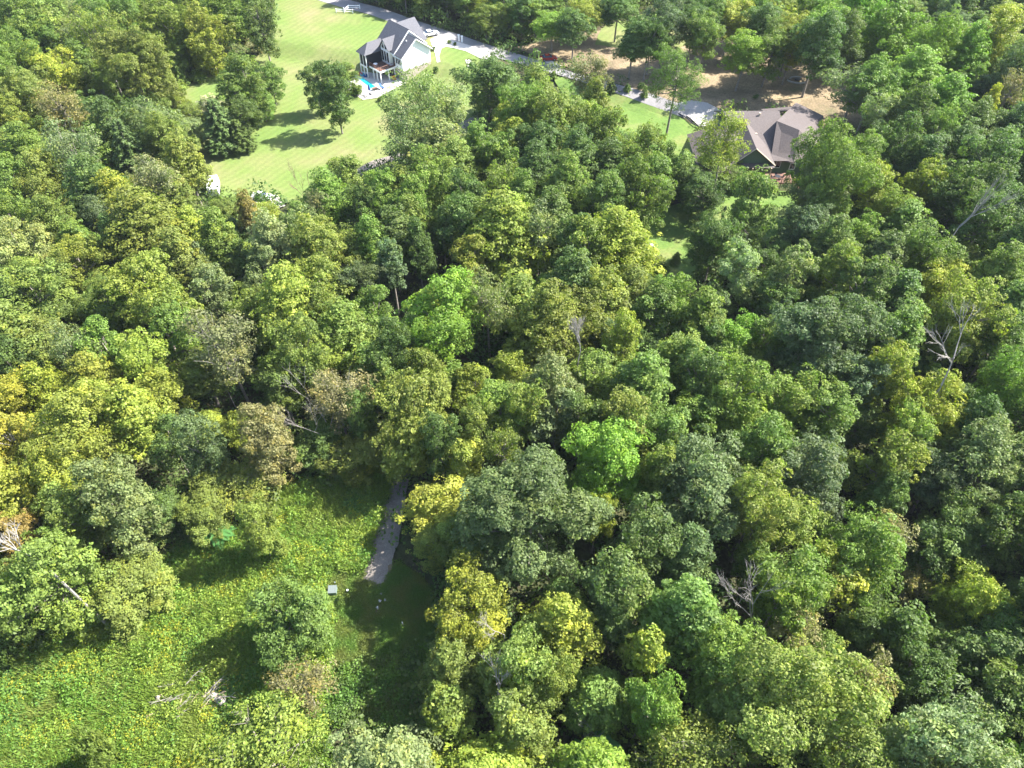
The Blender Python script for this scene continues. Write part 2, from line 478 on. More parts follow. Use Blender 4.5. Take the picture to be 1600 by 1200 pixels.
def lobes_for(R, Rz, kind, r):
    L = []
    if kind in ('broad', 'open', 'airy'):
        n = max(7, int(9 + R*0.9)) + (5 if kind == 'open' else 0)
        ph = r.uniform(0, 6.28, 3); sk = r.uniform(0.5, 1.4)
        for i in range(n):
            az = i*2.39996 + r.uniform(-0.6, 0.6)
            lo = -1.18 if kind == 'open' else -0.95
            h = lo + (0.72 - lo)*((i + r.uniform(0.1, 0.9))/n)
            rad = math.sqrt(max(0.05, 1 - (max(h, -0.72)*0.9)**2))
            rad *= 1 + 0.16*math.sin(az + ph[0]) + 0.12*math.sin(2*az + ph[1])
            k = r.uniform(0.48, 0.80)
            lr = R*r.uniform(0.20, 0.43)
            c = np.array([math.cos(az)*rad*R*k, math.sin(az)*rad*R*k, h*Rz*0.74])
            lr = min(lr, R*rad*1.08 - k*R*rad + 0.12*R)
            L.append((c, lr))
            if r.random() < 0.75:      # boughs reaching out and up
                u = c/np.linalg.norm(c)*np.array([1, 1, 0.6]) + np.array([r.uniform(-.4, .4), r.uniform(-.4, .4), r.uniform(0.0, 0.9)])
                u /= np.linalg.norm(u)
                L.append((c + u*lr*r.uniform(0.6, 1.0), lr*r.uniform(0.38, 0.62)))
        for _ in range(3):
            L.append((np.array([r.uniform(-.35, .35)*R, r.uniform(-.35, .35)*R, r.uniform(0.35, 0.68)*Rz]), R*r.uniform(0.22, 0.38)))
        L.append((np.array([0, 0, -0.08*Rz]), R*0.46))
    elif kind == 'column':
        n = int(9 + R)
        for i in range(n):
            az = i*2.39996 + r.uniform(-0.5, 0.5)
            h = -0.85 + 1.6*((i + r.uniform(0, 1))/n)
            rad = max(0.12, (1 - h)/1.85)**0.75 if h > -0.4 else 0.78
            k = r.uniform(0.45, 0.62)
            L.append((np.array([math.cos(az)*rad*R*k, math.sin(az)*rad*R*k, h*Rz*0.8]), R*rad*r.uniform(0.38, 0.52) + 0.15*R))
        L.append((np.array([0, 0, 0.72*Rz]), R*0.3)); L.append((np.array([0, 0, 0.3*Rz]), R*0.45)); L.append((np.array([0, 0, -0.3*Rz]), R*0.58))
    elif kind == 'shrub':
        n = 7
        for i in range(n):
            az = i*2.39996 + r.uniform(-0.5, 0.5)
            k = r.uniform(0.4, 0.62)
            L.append((np.array([math.cos(az)*R*k, math.sin(az)*R*k, r.uniform(-0.5, 0.35)*Rz]), R*r.uniform(0.36, 0.5)))
        L.append((np.array([0, 0, 0.3*Rz]), R*0.5))
    return L

def make_crown(name, R, H, kind, aspect, leaf=0.34, spacing=1.15, per=46, seed=0, warm=0.15, vs=0.85, slim=0.62):
    """a crown as thousands of leaf sprays on clumps on lobes"""
    r = np.random.default_rng(seed)
    Rz = R*aspect; zc = H - Rz
    Ls = lobes_for(R, Rz, kind, r)
    LC = np.array([c for c, _ in Ls]); LR = np.array([q for _, q in Ls])
    sc = np.array([1, 1, vs])
    CP, CD, CS, CW = [], [], [], []
    for li, (c, lr) in enumerate(Ls):
        n = max(8, int(4*math.pi*lr*lr/(spacing**2)*1.25))
        d = fib(n, r)
        p = c + d*lr*sc*r.uniform(0.62, 1.24, (n, 1))
        out = r.random(n) < 0.16
        p[out] += d[out]*r.uniform(0.25, 1.2, (int(out.sum()), 1))*spacing*0.8
        dist = np.linalg.norm((p[:, None, :] - LC[None])/sc, axis=2)
        lim = 0.66*LR[None].repeat(n, 0); lim[:, li] = 0
        keep = (dist > lim).all(1)
        keep &= (d[:, 2] > -0.5) | (r.random(n) < 0.35)
        keep &= r.random(n) < (0.72 if kind == 'airy' else 0.88)
        CP.append(p[keep]); CD.append(d[keep]); CS.append(np.full(int(keep.sum()), r.normal(0, 0.11))); CW.append(np.full(int(keep.sum()), max(0, r.normal(0.02, 0.22))))
    cp, cd, cs = np.concatenate(CP), np.concatenate(CD), np.concatenate(CS)
    n = len(cp)
    up = norm(cd + np.array([0, 0, 0.6]))
    rc = spacing*(0.26 + 0.62*r.random(n)**1.4)
    m = np.maximum(6, (per*(rc/(spacing*0.6))**2*r.uniform(0.75, 1.2, n)).astype(int))
    k = np.repeat(np.arange(n), m); q = len(k)
    dd = norm(r.normal(size=(q, 3)) + up[k]*1.25)
    rr = (rc[k]*r.uniform(0.45, 1.10, q)**0.6)[:, None]
    lp = cp[k] + dd*rr*np.array([1.15, 1.15, 0.72])
    nn = norm(dd*0.5 + up[k]*0.45 + np.array([0, 0, 0.3]) + r.normal(0, 0.55, (q, 3)))
    sz = leaf*r.uniform(0.45, 1.35, q)*r.uniform(0.68, 1.2, n)[k]
    csh = 0.5 + cs + r.normal(0, 0.13, n)
    sh = np.clip(csh[k] + r.normal(0, 0.15, q), 0, 1)
    cw = (r.random(n) < warm)*r.uniform(0.2, 0.9, n) + np.concatenate(CW)
    w = np.clip(cw[k] + (r.random(q) < 0.06)*0.6 + r.normal(0.08, 0.08, q), 0, 1)
    # leaves in the lobes' inside, tinted darker to deepen the inner shade
    mi = np.maximum(20, (4*math.pi*LR*LR/(spacing**2)*7).astype(int)); ki = np.repeat(np.arange(len(Ls)), mi); qi = len(ki)
    di = norm(r.normal(size=(qi, 3)))
    pos = np.concatenate([lp, LC[ki] + di*(LR[ki]*r.uniform(0.3, 0.88, qi))[:, None]*sc])
    nr = np.concatenate([nn, norm(di + r.normal(0, 0.7, (qi, 3)))])
    sz = np.concatenate([sz, leaf*r.uniform(0.8, 1.5, qi)])
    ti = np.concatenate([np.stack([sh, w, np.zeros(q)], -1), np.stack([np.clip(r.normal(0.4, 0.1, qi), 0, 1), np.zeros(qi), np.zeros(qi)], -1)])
    pos[:, 2] = np.maximum(pos[:, 2] + zc, 0.12)
    pr = Proto()
    hr = np.hypot(pos[:, 0], pos[:, 1])
    pr.R = float(np.quantile(hr, 0.975)); pr.H = float(np.quantile(pos[:, 2], 0.998)); pr.kind = kind
    pr.Rz = (pr.H - float(np.quantile(pos[:, 2], 0.02)))/2
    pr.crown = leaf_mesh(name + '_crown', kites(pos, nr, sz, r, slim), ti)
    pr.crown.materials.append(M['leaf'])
    # trunk and limbs
    mb = MB(); rr = random.Random(seed)
    r0 = 0.010*H + 0.014*R
    bend = Vector((rr.uniform(-.3, .3), rr.uniform(-.3, .3), 0))
    top = Vector((bend.x, bend.y, zc + Rz*0.35))
    base_pts = [Vector((0, 0, -0.4)), Vector((0, 0, 0.3)), Vector((bend.x*0.3, bend.y*0.3, zc*0.5)), Vector((bend.x, bend.y, zc - 0.3*Rz)), top]
    mb.tube(base_pts, [r0*1.35, r0, r0*0.8, r0*0.62, r0*0.25], 7)
    for c, lr in Ls:
        q = Vector((c[0], c[1], c[2] + zc))
        s = Vector((bend.x, bend.y, max(0.3, zc - 0.55*Rz + (q.z - zc + Rz)*0.3)))
        mid = (s + q)/2 + Vector((0, 0, -0.1*R + rr.uniform(-.3, .3)))
        mb.tube([s, mid, q], [r0*0.42, r0*0.3, r0*0.12], 5, cap=False)
        if kind == 'airy':
            for _ in range(4):
                e = q + Vector((rr.uniform(-1, 1), rr.uniform(-1, 1), rr.uniform(-.2, 1)))*lr*1.05
                mb.tube([q, e], [r0*0.12, r0*0.03], 4, cap=False)
    pr.trunk = mb.mesh(name + '_trunk')
    pr.trunk.materials.append(M['bark'])
    pr.trunk.polygons.foreach_set('use_smooth', [True]*len(pr.trunk.polygons))
    return pr

def make_pine(name, R, H, seed, leaf=0.42, feathery=False):
    r = np.random.default_rng(seed)
    P_, N_, S_, T_ = [], [], [], []
    z0 = H*0.10 if not feathery else H*0.3
    z = z0
    while z < H - 0.3:
        f = (z - z0)/(H - z0)
        rad = R*(1 - f)**0.75*(0.75 + 0.25*min(1, f*6)) + 0.25
        nb = max(5, int(rad*2.4) + 3)
        a0 = r.uniform(0, 6.28)
        for k in range(nb):
            az = a0 + k*6.283/nb + r.uniform(-.25, .25)
            ln = rad*r.uniform(0.75, 1.12)
            m = int(26 + ln*34)
            t = r.uniform(0.12, 1, m)**0.7
            side = r.normal(0, 0.16, m)*(1.2 - t*0.4)*max(ln*0.45, 0.5)
            droop = -0.22*ln*t**1.6 + 0.10*ln*t
            x = math.cos(az)*ln*t - math.sin(az)*side; y = math.sin(az)*ln*t + math.cos(az)*side
            zz = z + droop + r.normal(0, 0.13, m)
            P_.append(np.stack([x, y, zz], -1))
            N_.append(norm(np.array([0, 0, 1.0]) + np.array([math.cos(az), math.sin(az), 0])*0.35 + r.normal(0, 0.45, (m, 3))))
            S_.append(leaf*r.uniform(0.7, 1.3, m))
            sh = np.clip(0.5 + r.normal(0, 0.1) + r.normal(0, 0.14, m), 0, 1)
            T_.append(np.stack([sh, np.clip(r.normal(0.05, 0.1, m), 0, 1), np.zeros(m)], -1))
        z += r.uniform(0.55, 0.8)*(1.0 if R > 2 else 0.7)
    pos, nr, sz, ti = map(np.concatenate, (P_, N_, S_, T_))
    pr = Proto(); pr.R, pr.H, pr.Rz, pr.kind = R, H, (H - z0)/2, 'pine'
    pr.crown = leaf_mesh(name + '_crown', kites(pos, nr, sz, r, 0.34), ti)
    pr.crown.materials.append(M['needle'])
    mb = MB(); r0 = 0.02*H
    mb.tube([(0, 0, -0.4), (0, 0, 0.3), (0, 0, H*0.6), (0, 0, H*0.97)], [r0*1.3, r0, r0*0.6, 0.03], 7)
    pr.trunk = mb.mesh(name + '_trunk'); pr.trunk.materials.append(M['bark'])
    return pr

def branch_rec(mb, p, d, ln, rad, depth, r, spread, n, br=1.0):
    q = p + d*ln
    mid = p + d*ln*0.5 + Vector((r.uniform(-1, 1), r.uniform(-1, 1), r.uniform(-.5, .8)))*ln*0.06
    mb.tube([p, mid, q], [rad, rad*0.82, rad*0.62], 5 if depth > 2 else 4, cap=depth == 0)
    if depth == 0: return
    for k in range(n if depth > 1 else n + 1):
        nd = (d + Vector((r.uniform(-1, 1), r.uniform(-1, 1), r.uniform(-0.55, 0.9)))*spread).normalized()
        s = p + d*ln*r.uniform(0.55 if br == 1 else 0.8, 1.0)
        branch_rec(mb, s if k else q, nd, ln*br*r.uniform(0.55, 0.82), rad*0.62, depth-1, r, spread, n)

def dead_mesh(name, H, seed, lean=(0.1, 0), spread=0.75, trunk=0.45, mat='dead_wood', n=3, depth=4, br=1.0):
    r = random.Random(seed); mb = MB()
    d = Vector((lean[0], lean[1], 1)).normalized()
    branch_rec(mb, Vector((0, 0, -0.3)), d, H*trunk, 0.0045*H + 0.025, depth, r, spread, n, br)
    m = mb.mesh(name); m.materials.append(M[mat])
    return m

PRO = {}
def reg(k, p): PRO.setdefault(k, []).append(p)
for i in range(5): reg('broad', make_crown('broad_large', 7.2, 19.5, 'broad', 1.12, 0.33, 1.30, 60, 10+i))
for i in range(6): reg('broad', make_crown('broad_mid', 4.9, 17, 'broad', 1.38, 0.31, 1.1, 52, 20+i))
for i in range(6): reg('broad', make_crown('broad_small', 3.2, 14.5, 'broad', 1.75, 0.29, 0.92, 44, 30+i))
for i in range(3): reg('open', make_crown('open_grown', 4.6, 13.0, 'open', 1.32, 0.31, 1.05, 50, 40+i))
for i in range(3): reg('open', make_crown('open_tall', 3.6, 15.0, 'open', 1.8, 0.30, 1.0, 48, 44+i))
for i in range(2): reg('dense', make_crown('dense_large', 7.0, 19, 'broad', 1.05, 0.31, 1.05, 56, 50+i, warm=0.03))
for i in range(2): reg('dense', make_crown('dense_mid', 4.6, 17, 'broad', 1.3, 0.30, 1.0, 52, 55+i, warm=0.03))
for i in range(3): reg('column', make_crown('column_mid', 3.6, 17.5, 'column', 1.75, 0.33, 0.95, 42, 60+i))
reg('column', make_crown('column_large', 5.6, 20, 'column', 1.5, 0.37, 1.15, 44, 66))
reg('column', make_crown('column_small', 2.3, 13.5, 'column', 1.9, 0.30, 0.8, 40, 67))
for i in range(3): reg('airy', make_crown('airy_mid', 4.4, 15, 'airy', 1.1, 0.29, 1.15, 26, 70+i, warm=0.3))
for i in range(2): reg('airy', make_crown('airy_large', 6.5, 17, 'airy', 0.95, 0.31, 1.3, 28, 74+i, warm=0.3))
for i in range(2): reg('airy', make_crown('airy_small', 2.9, 13, 'airy', 1.2, 0.27, 1.0, 26, 77+i, warm=0.3))
for i in range(3): reg('shrub', make_crown('shrub_mid', 2.2, 3.4, 'shrub', 0.8, 0.28, 0.75, 34, 80+i))
reg('shrub', make_crown('shrub_small', 1.0, 1.7, 'shrub', 0.85, 0.20, 0.5, 26, 85))
for i in range(2): reg('pine', make_pine('pine_mid', 3.6, 14.5, 90+i))
reg('pine', make_pine('pine_small', 2.3, 10, 93, 0.36))
reg('feather', make_crown('feather_mid', 5.0, 16, 'airy', 1.15, 0.30, 1.0, 40, 95, warm=0.1, slim=0.3))

LEAFCOL = {
    'G': (0.122, 0.184, 0.038), 'O': (0.148, 0.190, 0.040), 'Y': (0.192, 0.230, 0.038), 'YY': (0.260, 0.268, 0.042),
    'D': (0.086, 0.134, 0.035), 'B': (0.092, 0.136, 0.056), 'P': (0.162, 0.204, 0.080), 'L': (0.138, 0.226, 0.034),
    'T': (0.180, 0.182, 0.082), 'R': (0.225, 0.182, 0.062), 'W': (0.34, 0.34, 0.23),
}
COLWORD = {'G': 'mid green', 'O': 'olive green', 'Y': 'yellow green', 'YY': 'yellow', 'D': 'dark green', 'B': 'blue green',
           'P': 'pale sage green', 'L': 'bright lime green', 'T': 'tan tinged', 'R': 'orange', 'W': 'whitish'}
KINDWORD = {'broad': 'broadleaf tree', 'open': 'full-skirted tree', 'dense': 'dense domed tree', 'column': 'narrow upright tree',
            'airy': 'thin-leaved tree', 'shrub': 'shrub', 'pine': 'conifer', 'feather': 'feathery conifer'}
NAMEWORD = {'pine': 'conifer_tree', 'feather': 'conifer_tree', 'shrub': 'shrub'}

TREES = []          # placed trees: dict(x, y, R, H, px, py, w, label, ...)
def pick(kind, R, r):
    ps = PRO[kind]
    best = min(abs(math.log(p.R/R)) for p in ps)
    c = [p for p in ps if abs(math.log(p.R/R)) < best + 0.12]
    return c[int(r.integers(len(c)))]

def plant(x, y, R, H, kind, col, label=None, r=rng, trunk=None, bark=None, lean=None):
    p = pick(kind, R, r)
    g = float(terrain(x, y))
    o = empty(NAMEWORD.get(kind, 'broadleaf_tree'), (x, y, g - 0.05), float(r.uniform(0, 6.283)))
    e = float(r.uniform(0.90, 1.10))
    R = R*1.07
    o.scale = (R/p.R*e, R/p.R/e, H/p.H)
    o.rotation_euler = (float(r.normal(0, 0.03)), float(r.normal(0, 0.03)), o.rotation_euler[2]) if lean is None else (lean[0], lean[1], 0)
    cr = obj('crown', p.crown, None, o)
    c = np.array(LEAFCOL[col])*r.uniform(0.86, 1.16)*np.array([r.uniform(0.93, 1.12), 1, r.uniform(0.85, 1.12)])
    cr.color = tuple(float(v) for v in c) + (1,)
    cr['tree_color'] = [float(v) for v in c] + [1.0]
    if kind != 'shrub' or R > 1.8:
        obj('trunk', p.trunk, None, o)
    Rz = p.Rz*H/p.H
    cx, cy = to_px((x, y, g + H - Rz))
    TREES.append(dict(o=o, x=x, y=y, R=R, H=H, kind=kind, col=col, label=label, px=cx, py=cy))
    return o

def crown_at(px, py_top, w, kind, H=None, r=rng):
    """place of a tree whose crown in the photo is w pixels wide and reaches up to py_top"""
    pxy = py_top + w*0.35; t = 120.0
    for _ in range(12):
        R = w/2/FPX*t
        p = pick(kind, R, np.random.default_rng(1))
        h = H if H else (min(23.5, 11.5 + 1.15*R + ((px*7919 + py_top*104729) % 100)/100*5.0 - 2.2) if kind not in ('shrub',) else p.H*R/p.R)
        Rz = p.Rz*h/p.H
        P0, _t = pix(px, pxy, z=float(terrain(*pix(px, pxy)[0][:2])) + h - Rz)
        f = P0.y*math.cos(PITCH) - (P0.z - CAM_H)*math.sin(PITCH)
        t = f
        el = math.atan2(CAM_H - P0.z, P0.y)
        sil = math.sqrt((R*math.sin(el))**2 + (Rz*math.cos(el))**2)
        pxy = py_top + sil*FPX/t
    return P0.x, P0.y, R, h

# ---------------------------------------------------------------- the trees one can tell apart: (x, top, width in photo pixels, kind, colour, label)
B, C, A, D_, O_, S, PI_, F_ = 'broad', 'column', 'airy', 'dense', 'open', 'shrub', 'pine', 'feather'
CROWNS = [
 # far corner beside the lawn
 (40,-18,100,B,'O'), (108,-12,84,A,'P'), (160,-16,80,B,'G'), (222,-10,92,B,'O'), (272,-16,80,B,'O'), (318,-6,64,C,'Y','tall yellow-tinged upright tree at the lawn corner beside the road'),
 (360,-20,76,B,'G'), (404,-24,56,C,'D','dark upright tree at the far tip of the long lawn'), (30,52,84,B,'G'), (84,68,78,B,'Y','round yellow-tinged tree deep in the woods beyond the lawn'), (128,62,60,B,'G'),
 (205,50,116,D_,'O','big dense olive dome at the wood edge, opposite the lawn island'), (150,12,70,A,'O'), (270,58,70,B,'O'), (238,98,62,B,'O'), (30,108,88,B,'O'), (92,128,76,A,'T','sparse tan-leaved tree within green woods beyond the lawn'),
 (180,146,76,B,'D'), (236,154,70,A,'P'), (110,186,80,A,'P'), (40,188,76,B,'G'), (206,188,76,PI_,'D','dark conifer among broadleaf trees beyond the big lawn'), (262,172,60,B,'O'), (288,204,74,C,'O','tall olive tree leaning over the lawn edge below the island'),
 (232,240,68,A,'T'), (146,238,84,B,'D'), (64,232,78,B,'O'), (12,240,60,B,'G'), (188,262,70,B,'Y'), (270,262,60,B,'O'), (150,188,60,B,'G'), (8,150,60,B,'Y'), (60,20,70,B,'G'),
 # hedge bushes along the lawn
 (395,52,34,S,'T','brownish shrub on the lawn edge near its far tip'), (370,66,36,S,'P','pale wispy shrub leaning over the lawn edge'), (345,76,36,S,'T','tan shrub in the middle of the lawn-edge scrub'), (322,92,36,S,'O','olive shrub in the lawn-edge scrub'),
 (308,108,28,S,'G','green shrub in front of the small bright conifer'), (270,124,40,S,'O','olive shrub at the lawn end nearest the dense dome'), (248,136,36,S,'P','pale shrub at the near corner of the long lawn'), (282,146,40,B,'Y'), (262,156,40,B,'O'), (298,160,46,B,'O'), (300,184,50,B,'P'),
 # grove on the lawn island
 (328,146,50,S,'W','whitish flowering shrub behind the dark conifer on the island'), 
 # around the pool lawn
 (556,132,24,S,'D','dark round shrub between pool patio and lawn tree'),
 (655,112,106,A,'P','huge pale feathery-leaved tree in front of the white house'), (702,128,84,A,'P','pale loose-leaved tree beside the huge pale one'), (640,160,92,A,'P'), (690,186,90,B,'P'), (716,208,70,B,'G'), (672,232,70,B,'G'), (626,254,60,B,'O'),
 (748,188,54,B,'G'), (800,184,60,B,'Y','yellowish small tree before the dark dome by the road'), (772,206,60,B,'G'), (786,246,60,A,'O'), (730,256,60,B,'D'), (548,242,66,B,'O','olive tree at the bottom end of the gravel lane'), (508,262,70,B,'G'), (560,286,64,B,'D'), (600,262,52,B,'G'), (640,276,66,B,'G'), (494,296,40,A,'T','thin brownish tree beside the parked white hatchback'),
 # wood edge beyond the road
 # middle, above the driveway lawn
 (838,98,66,B,'O'), (868,134,78,B,'O'), (820,128,64,B,'G'), (905,156,70,B,'O'), (850,182,74,B,'D'), (900,196,70,B,'D'), (958,168,64,B,'O','olive tree on the corner of the driveway lawn'), (950,216,74,B,'D'), (832,216,70,B,'D'), (884,238,72,B,'G'), (986,204,60,A,'O'), (1010,196,54,B,'O'), (1030,222,60,B,'G'), (992,246,84,B,'G'), (1052,236,74,B,'G'), (940,262,72,B,'D'), (860,284,70,B,'D'), (815,262,56,B,'G'),
 (934,112,44,C,'O','ivy-clad narrow tree hiding part of the road'), (930,68,64,A,'T','grey brown half-bare tree standing over the road'),
 # yard trees in front of and beside the brown house
 (1116,234,84,B,'G'), (1164,268,84,B,'G','green tree screening the patio of the brown house'), (1094,268,66,B,'G'), (1070,256,54,B,'D'), (1120,320,66,B,'D'), 
 (1302,188,140,B,'G','big fresh green tree against the side of the brown house'), (1352,206,64,B,'G'), (1280,258,96,B,'P','grey-green tree below the deck stairs'), (1366,252,62,B,'Y','yellow-green tree just below the grey-green deck tree'), (1256,316,74,D_,'B','dark blue-green tree shading the back lawn'), (1310,330,74,B,'D'),
 # wood on the ridge corner
 (1216,-16,90,B,'Y'), (1262,-10,66,B,'G'), (1306,2,72,B,'L'), (1340,-20,80,B,'L'), (1402,6,92,B,'L','broad light green tree, first of three along the ridge'), (1468,10,92,B,'L','light green ridge tree between two others as bright'), (1552,6,90,B,'Y','pale green tree at the very rim above the dark valley'), (1514,34,60,B,'L'), (1596,60,66,B,'P'), (1430,70,80,B,'L'), (1372,76,70,B,'G'), (1320,60,60,B,'G'),
 (1386,126,60,A,'P'), (1430,118,70,B,'D'), (1484,98,80,B,'L'), (1530,140,70,B,'D'), (1550,122,24,C,'YY','slim bright yellow treetop in dark ridge woods'), (1588,140,70,B,'D'), (1580,108,50,A,'T','faded yellowish tree at the ridge rim'), (1548,196,84,B,'D'), (1496,176,84,B,'D'), (1404,176,66,B,'D'), (1440,206,70,B,'D'), (1590,216,74,B,'D'), (1470,150,60,B,'G'),
 (1442,250,70,B,'Y','tall yellow-lit tree beyond the leaning grey snag'), (1400,290,60,B,'O'), (1412,310,70,B,'G'), (1506,244,76,B,'D'), (1572,268,72,B,'D'), (1536,300,66,B,'D'), (1340,330,60,B,'L','small lime tree under the dark blue-green one'), (1380,356,72,B,'D'), (1436,350,80,B,'G'), (1590,330,70,B,'D'), (1562,372,76,B,'G'), (1310,376,60,B,'O'), (1352,400,70,B,'D'), (1408,410,74,B,'D'),
 # left flank
 (20,296,66,B,'G'), (40,344,86,B,'P'), (92,300,72,B,'O'), (154,304,66,D_,'B','grey blue-green dome amid olive trees'), (120,336,60,B,'G'), (230,286,134,C,'O','broad olive-gold tree rising below the lawn tip'), (300,318,64,B,'Y'), (340,322,66,B,'O'), (378,296,34,C,'R','small orange tree beside the parked white hatchback'), (278,352,70,B,'O'),
 (126,366,96,B,'O','olive tree with golden top below the blue-green dome'), (56,398,104,B,'O'), (228,402,112,D_,'O','large even domed olive tree in the middle of the olive slope'), (326,372,44,PI_,'B','blue-grey conifer in a dark gap of the olive slope'), (372,374,50,C,'D','narrow dark tree beside the blue-grey conifer'), (324,416,74,B,'P','pale smooth dome below the blue-grey conifer'), (166,430,70,B,'G'), (14,470,80,B,'O'), (60,478,86,B,'O'), (276,470,60,B,'G'),
 (112,498,90,A,'P','pale loose tree between olive and yellow trees'), (166,494,70,B,'G'), (228,522,80,B,'Y','yellow-topped tree in front of the even olive dome'), (352,482,124,A,'T','large see-through tan and olive tree with pale limbs'), (150,544,92,B,'Y'), (84,556,86,B,'Y'), (22,566,96,B,'YY','brightest yellow tree by the picture edge'), (280,440,60,B,'O'), (396,452,60,B,'O'),
 (12,390,70,B,'D'), (180,330,50,B,'D'), (300,400,50,B,'D'), (20,520,60,B,'D'),
 # centre band
 (426,324,74,B,'P'), (476,322,52,B,'P'), (500,334,80,B,'O'), (546,350,64,B,'O'), (410,378,54,B,'P'), (446,404,120,C,'Y','wide yellow-green tree behind the see-through tan tree'), (610,372,52,C,'B','pointed blue-green tree, taller of the two in the centre'), (558,404,66,D_,'B','rounded blue-green tree beside the pointed one'), (584,440,60,B,'G'), (498,400,66,B,'O'), (500,440,60,B,'O'),
 (652,338,56,C,'D'), (690,318,56,C,'D','dark pointed tree before the bright yellow-green giant'), (610,320,66,B,'D'), (580,330,60,B,'G'), (640,300,56,B,'O'), (720,300,60,B,'D'),
 (790,290,146,C,'Y','tall bright yellow-green giant in the centre of the woods'), (734,362,64,B,'Y','yellowish tree hugging the bright giant'), (762,414,74,A,'P'), (700,420,138,B,'L','large fresh green round tree below the bright giant'), (818,420,70,B,'G'),
 (535,464,116,C,'G','upright green tree below the two blue-green ones'), (474,492,80,B,'O'), (664,552,110,B,'O'), (598,536,72,B,'G'), (620,500,60,B,'D'), (522,562,108,A,'T','ragged tan-leaved tree with bare grey limbs'), (440,560,70,B,'D'), (560,600,60,B,'D'),
 (842,320,60,A,'P'), (896,330,60,B,'D'), (970,314,128,C,'Y','tall golden-green tree beside the back lawn gap'), (914,342,64,B,'O'), (898,384,70,B,'D'), (946,410,70,B,'O'), (990,410,70,B,'O'), (850,436,92,B,'O'), (902,444,80,B,'O'), (830,470,60,B,'D'),
 (976,484,66,B,'Y','gold-tipped tree beside the small grey snag'), (1052,426,60,B,'G'), (1020,446,66,B,'G'), (1096,446,70,B,'G'), (1006,540,92,B,'G'), (1060,500,80,B,'G'), (1156,372,76,B,'P','pale knobbly tree at the end of the back lawn'), (1150,488,70,B,'L','light green tree on the shaded slope below the pale knobbly one'), (1150,552,96,B,'G'), (1090,540,70,B,'D'), (1106,400,44,S,'D'), (870,540,84,B,'P'), (930,540,70,B,'O'), (1208,430,60,B,'D'), (1110,480,60,B,'D'),
 (1236,390,76,B,'P','pale olive tree at the dark edge of the house lawn'), (1272,456,130,D_,'B','great blue-green spreading crown on the shady slope'), (1346,456,90,B,'B'), (1200,490,60,B,'G'), (1400,468,76,B,'G'), (1482,402,76,B,'Y'), (1506,430,112,B,'O','big brownish olive tree between the two grey snags'), (1388,528,70,B,'Y','yellow-green bush-topped tree beside the great blue-green crown'), (1580,428,70,B,'G'), (1560,480,60,B,'D'), (1578,548,80,B,'G'), (1446,574,108,B,'Y','flat spreading yellow-green tree under the white snag'), (1420,610,70,B,'O'), (1540,610,70,B,'D'), (1330,540,70,B,'B'), (1300,590,76,B,'G'), (1228,570,70,B,'G'),
 # around the meadow
 (126,596,150,B,'Y','widest yellow-green tree above the meadow'), (202,588,80,B,'Y'), (16,640,90,B,'YY','second bright yellow tree by the picture edge, below the first'), (90,690,90,B,'Y'), (14,720,76,B,'YY'), (246,570,66,B,'Y'), (260,640,60,B,'D'), (312,640,72,D_,'B','small pale blue-green dome above the meadow edge'), (192,722,112,B,'P','pale sage tree with layered boughs on the meadow edge'), (120,760,80,B,'O'), (250,760,76,B,'D'), (330,726,96,B,'O'), (388,706,104,A,'O'), (310,780,70,B,'O'),
 (420,640,88,O_,'T','tall tan-leaved tree on the meadow edge with bare branches'), (24,802,66,B,'R','small tree turning orange beside the white dead tree'), (80,826,140,B,'G','big leafy green tree beside the white dead tree, at the meadow'), (20,880,90,B,'O'), (400,780,66,O_,'O'), (30,930,70,B,'D'),
 (648,590,132,B,'O','wide pale olive tree overhanging the end of the gravel drive'), (560,660,100,B,'O'), (500,650,84,B,'D'), (716,660,84,B,'Y','yellow-green tree at the head of the gravel drive'), (780,596,76,B,'G'), (790,660,60,A,'O'), (750,624,60,B,'O'), (686,640,50,B,'D'),
 (688,744,104,O_,'YY','golden-leaved tree right beside the gravel drive'), (724,800,80,O_,'O','olive skirted tree behind the golden one, away from the drive'), (682,812,66,O_,'O','olive bushy tree in front of the golden one beside the drive'),
 (834,686,212,D_,'B','largest blue-green round tree, right of the golden one'), (958,636,140,B,'L','brightest lime green tree behind the largest blue-green one'), (870,590,72,B,'P'), (820,590,60,B,'O'), (908,600,66,B,'D'), (985,606,72,B,'O'), (1030,690,60,B,'O'), (1046,620,70,B,'G'), (1100,600,76,B,'G'), (1186,650,76,B,'G'), (1084,678,150,D_,'B','big dark blue-green tree facing the largest one across a gap'), (1180,730,118,B,'O','yellowish olive tree hugging the big dark blue-green one'), (935,768,44,B,'Y'), (1004,780,80,B,'D'), (960,850,96,B,'D'), (1060,800,80,B,'B'),
 (1258,664,136,B,'B','blue-green tree with crisp lumpy crown on the lower slope'), (1230,760,80,B,'O'), (1346,780,136,B,'G','wide mid green tree next to the pinkish faded one'), (1410,764,80,A,'T','pinkish faded tree on the rim of the dark hollow'), (1456,850,72,A,'T','lower pinkish tree at the rim of the dark hollow'), (1484,676,92,D_,'B','dark blue-green tree hanging over the hollow'), (1552,640,104,B,'P'), (1396,650,76,B,'O'), (1400,706,60,B,'D'), (1530,750,110,B,'D'), (1596,740,80,B,'D'), (1566,846,124,B,'Y','yellow-lit tree standing in the dark hollow'), (1276,852,56,C,'Y'), (1240,870,80,B,'G'), (1480,780,80,B,'D'),
 # foreground
 (456,894,134,B,'G','round leafy green tree standing alone between meadow and mown track'), (470,1020,96,A,'T','small ragged tree below the lone round meadow tree'), (420,1078,190,A,'O','wide thin-crowned olive tree at the bottom of the meadow'), (590,1128,190,B,'P','wide pale green crown at the bottom of the mown track'),
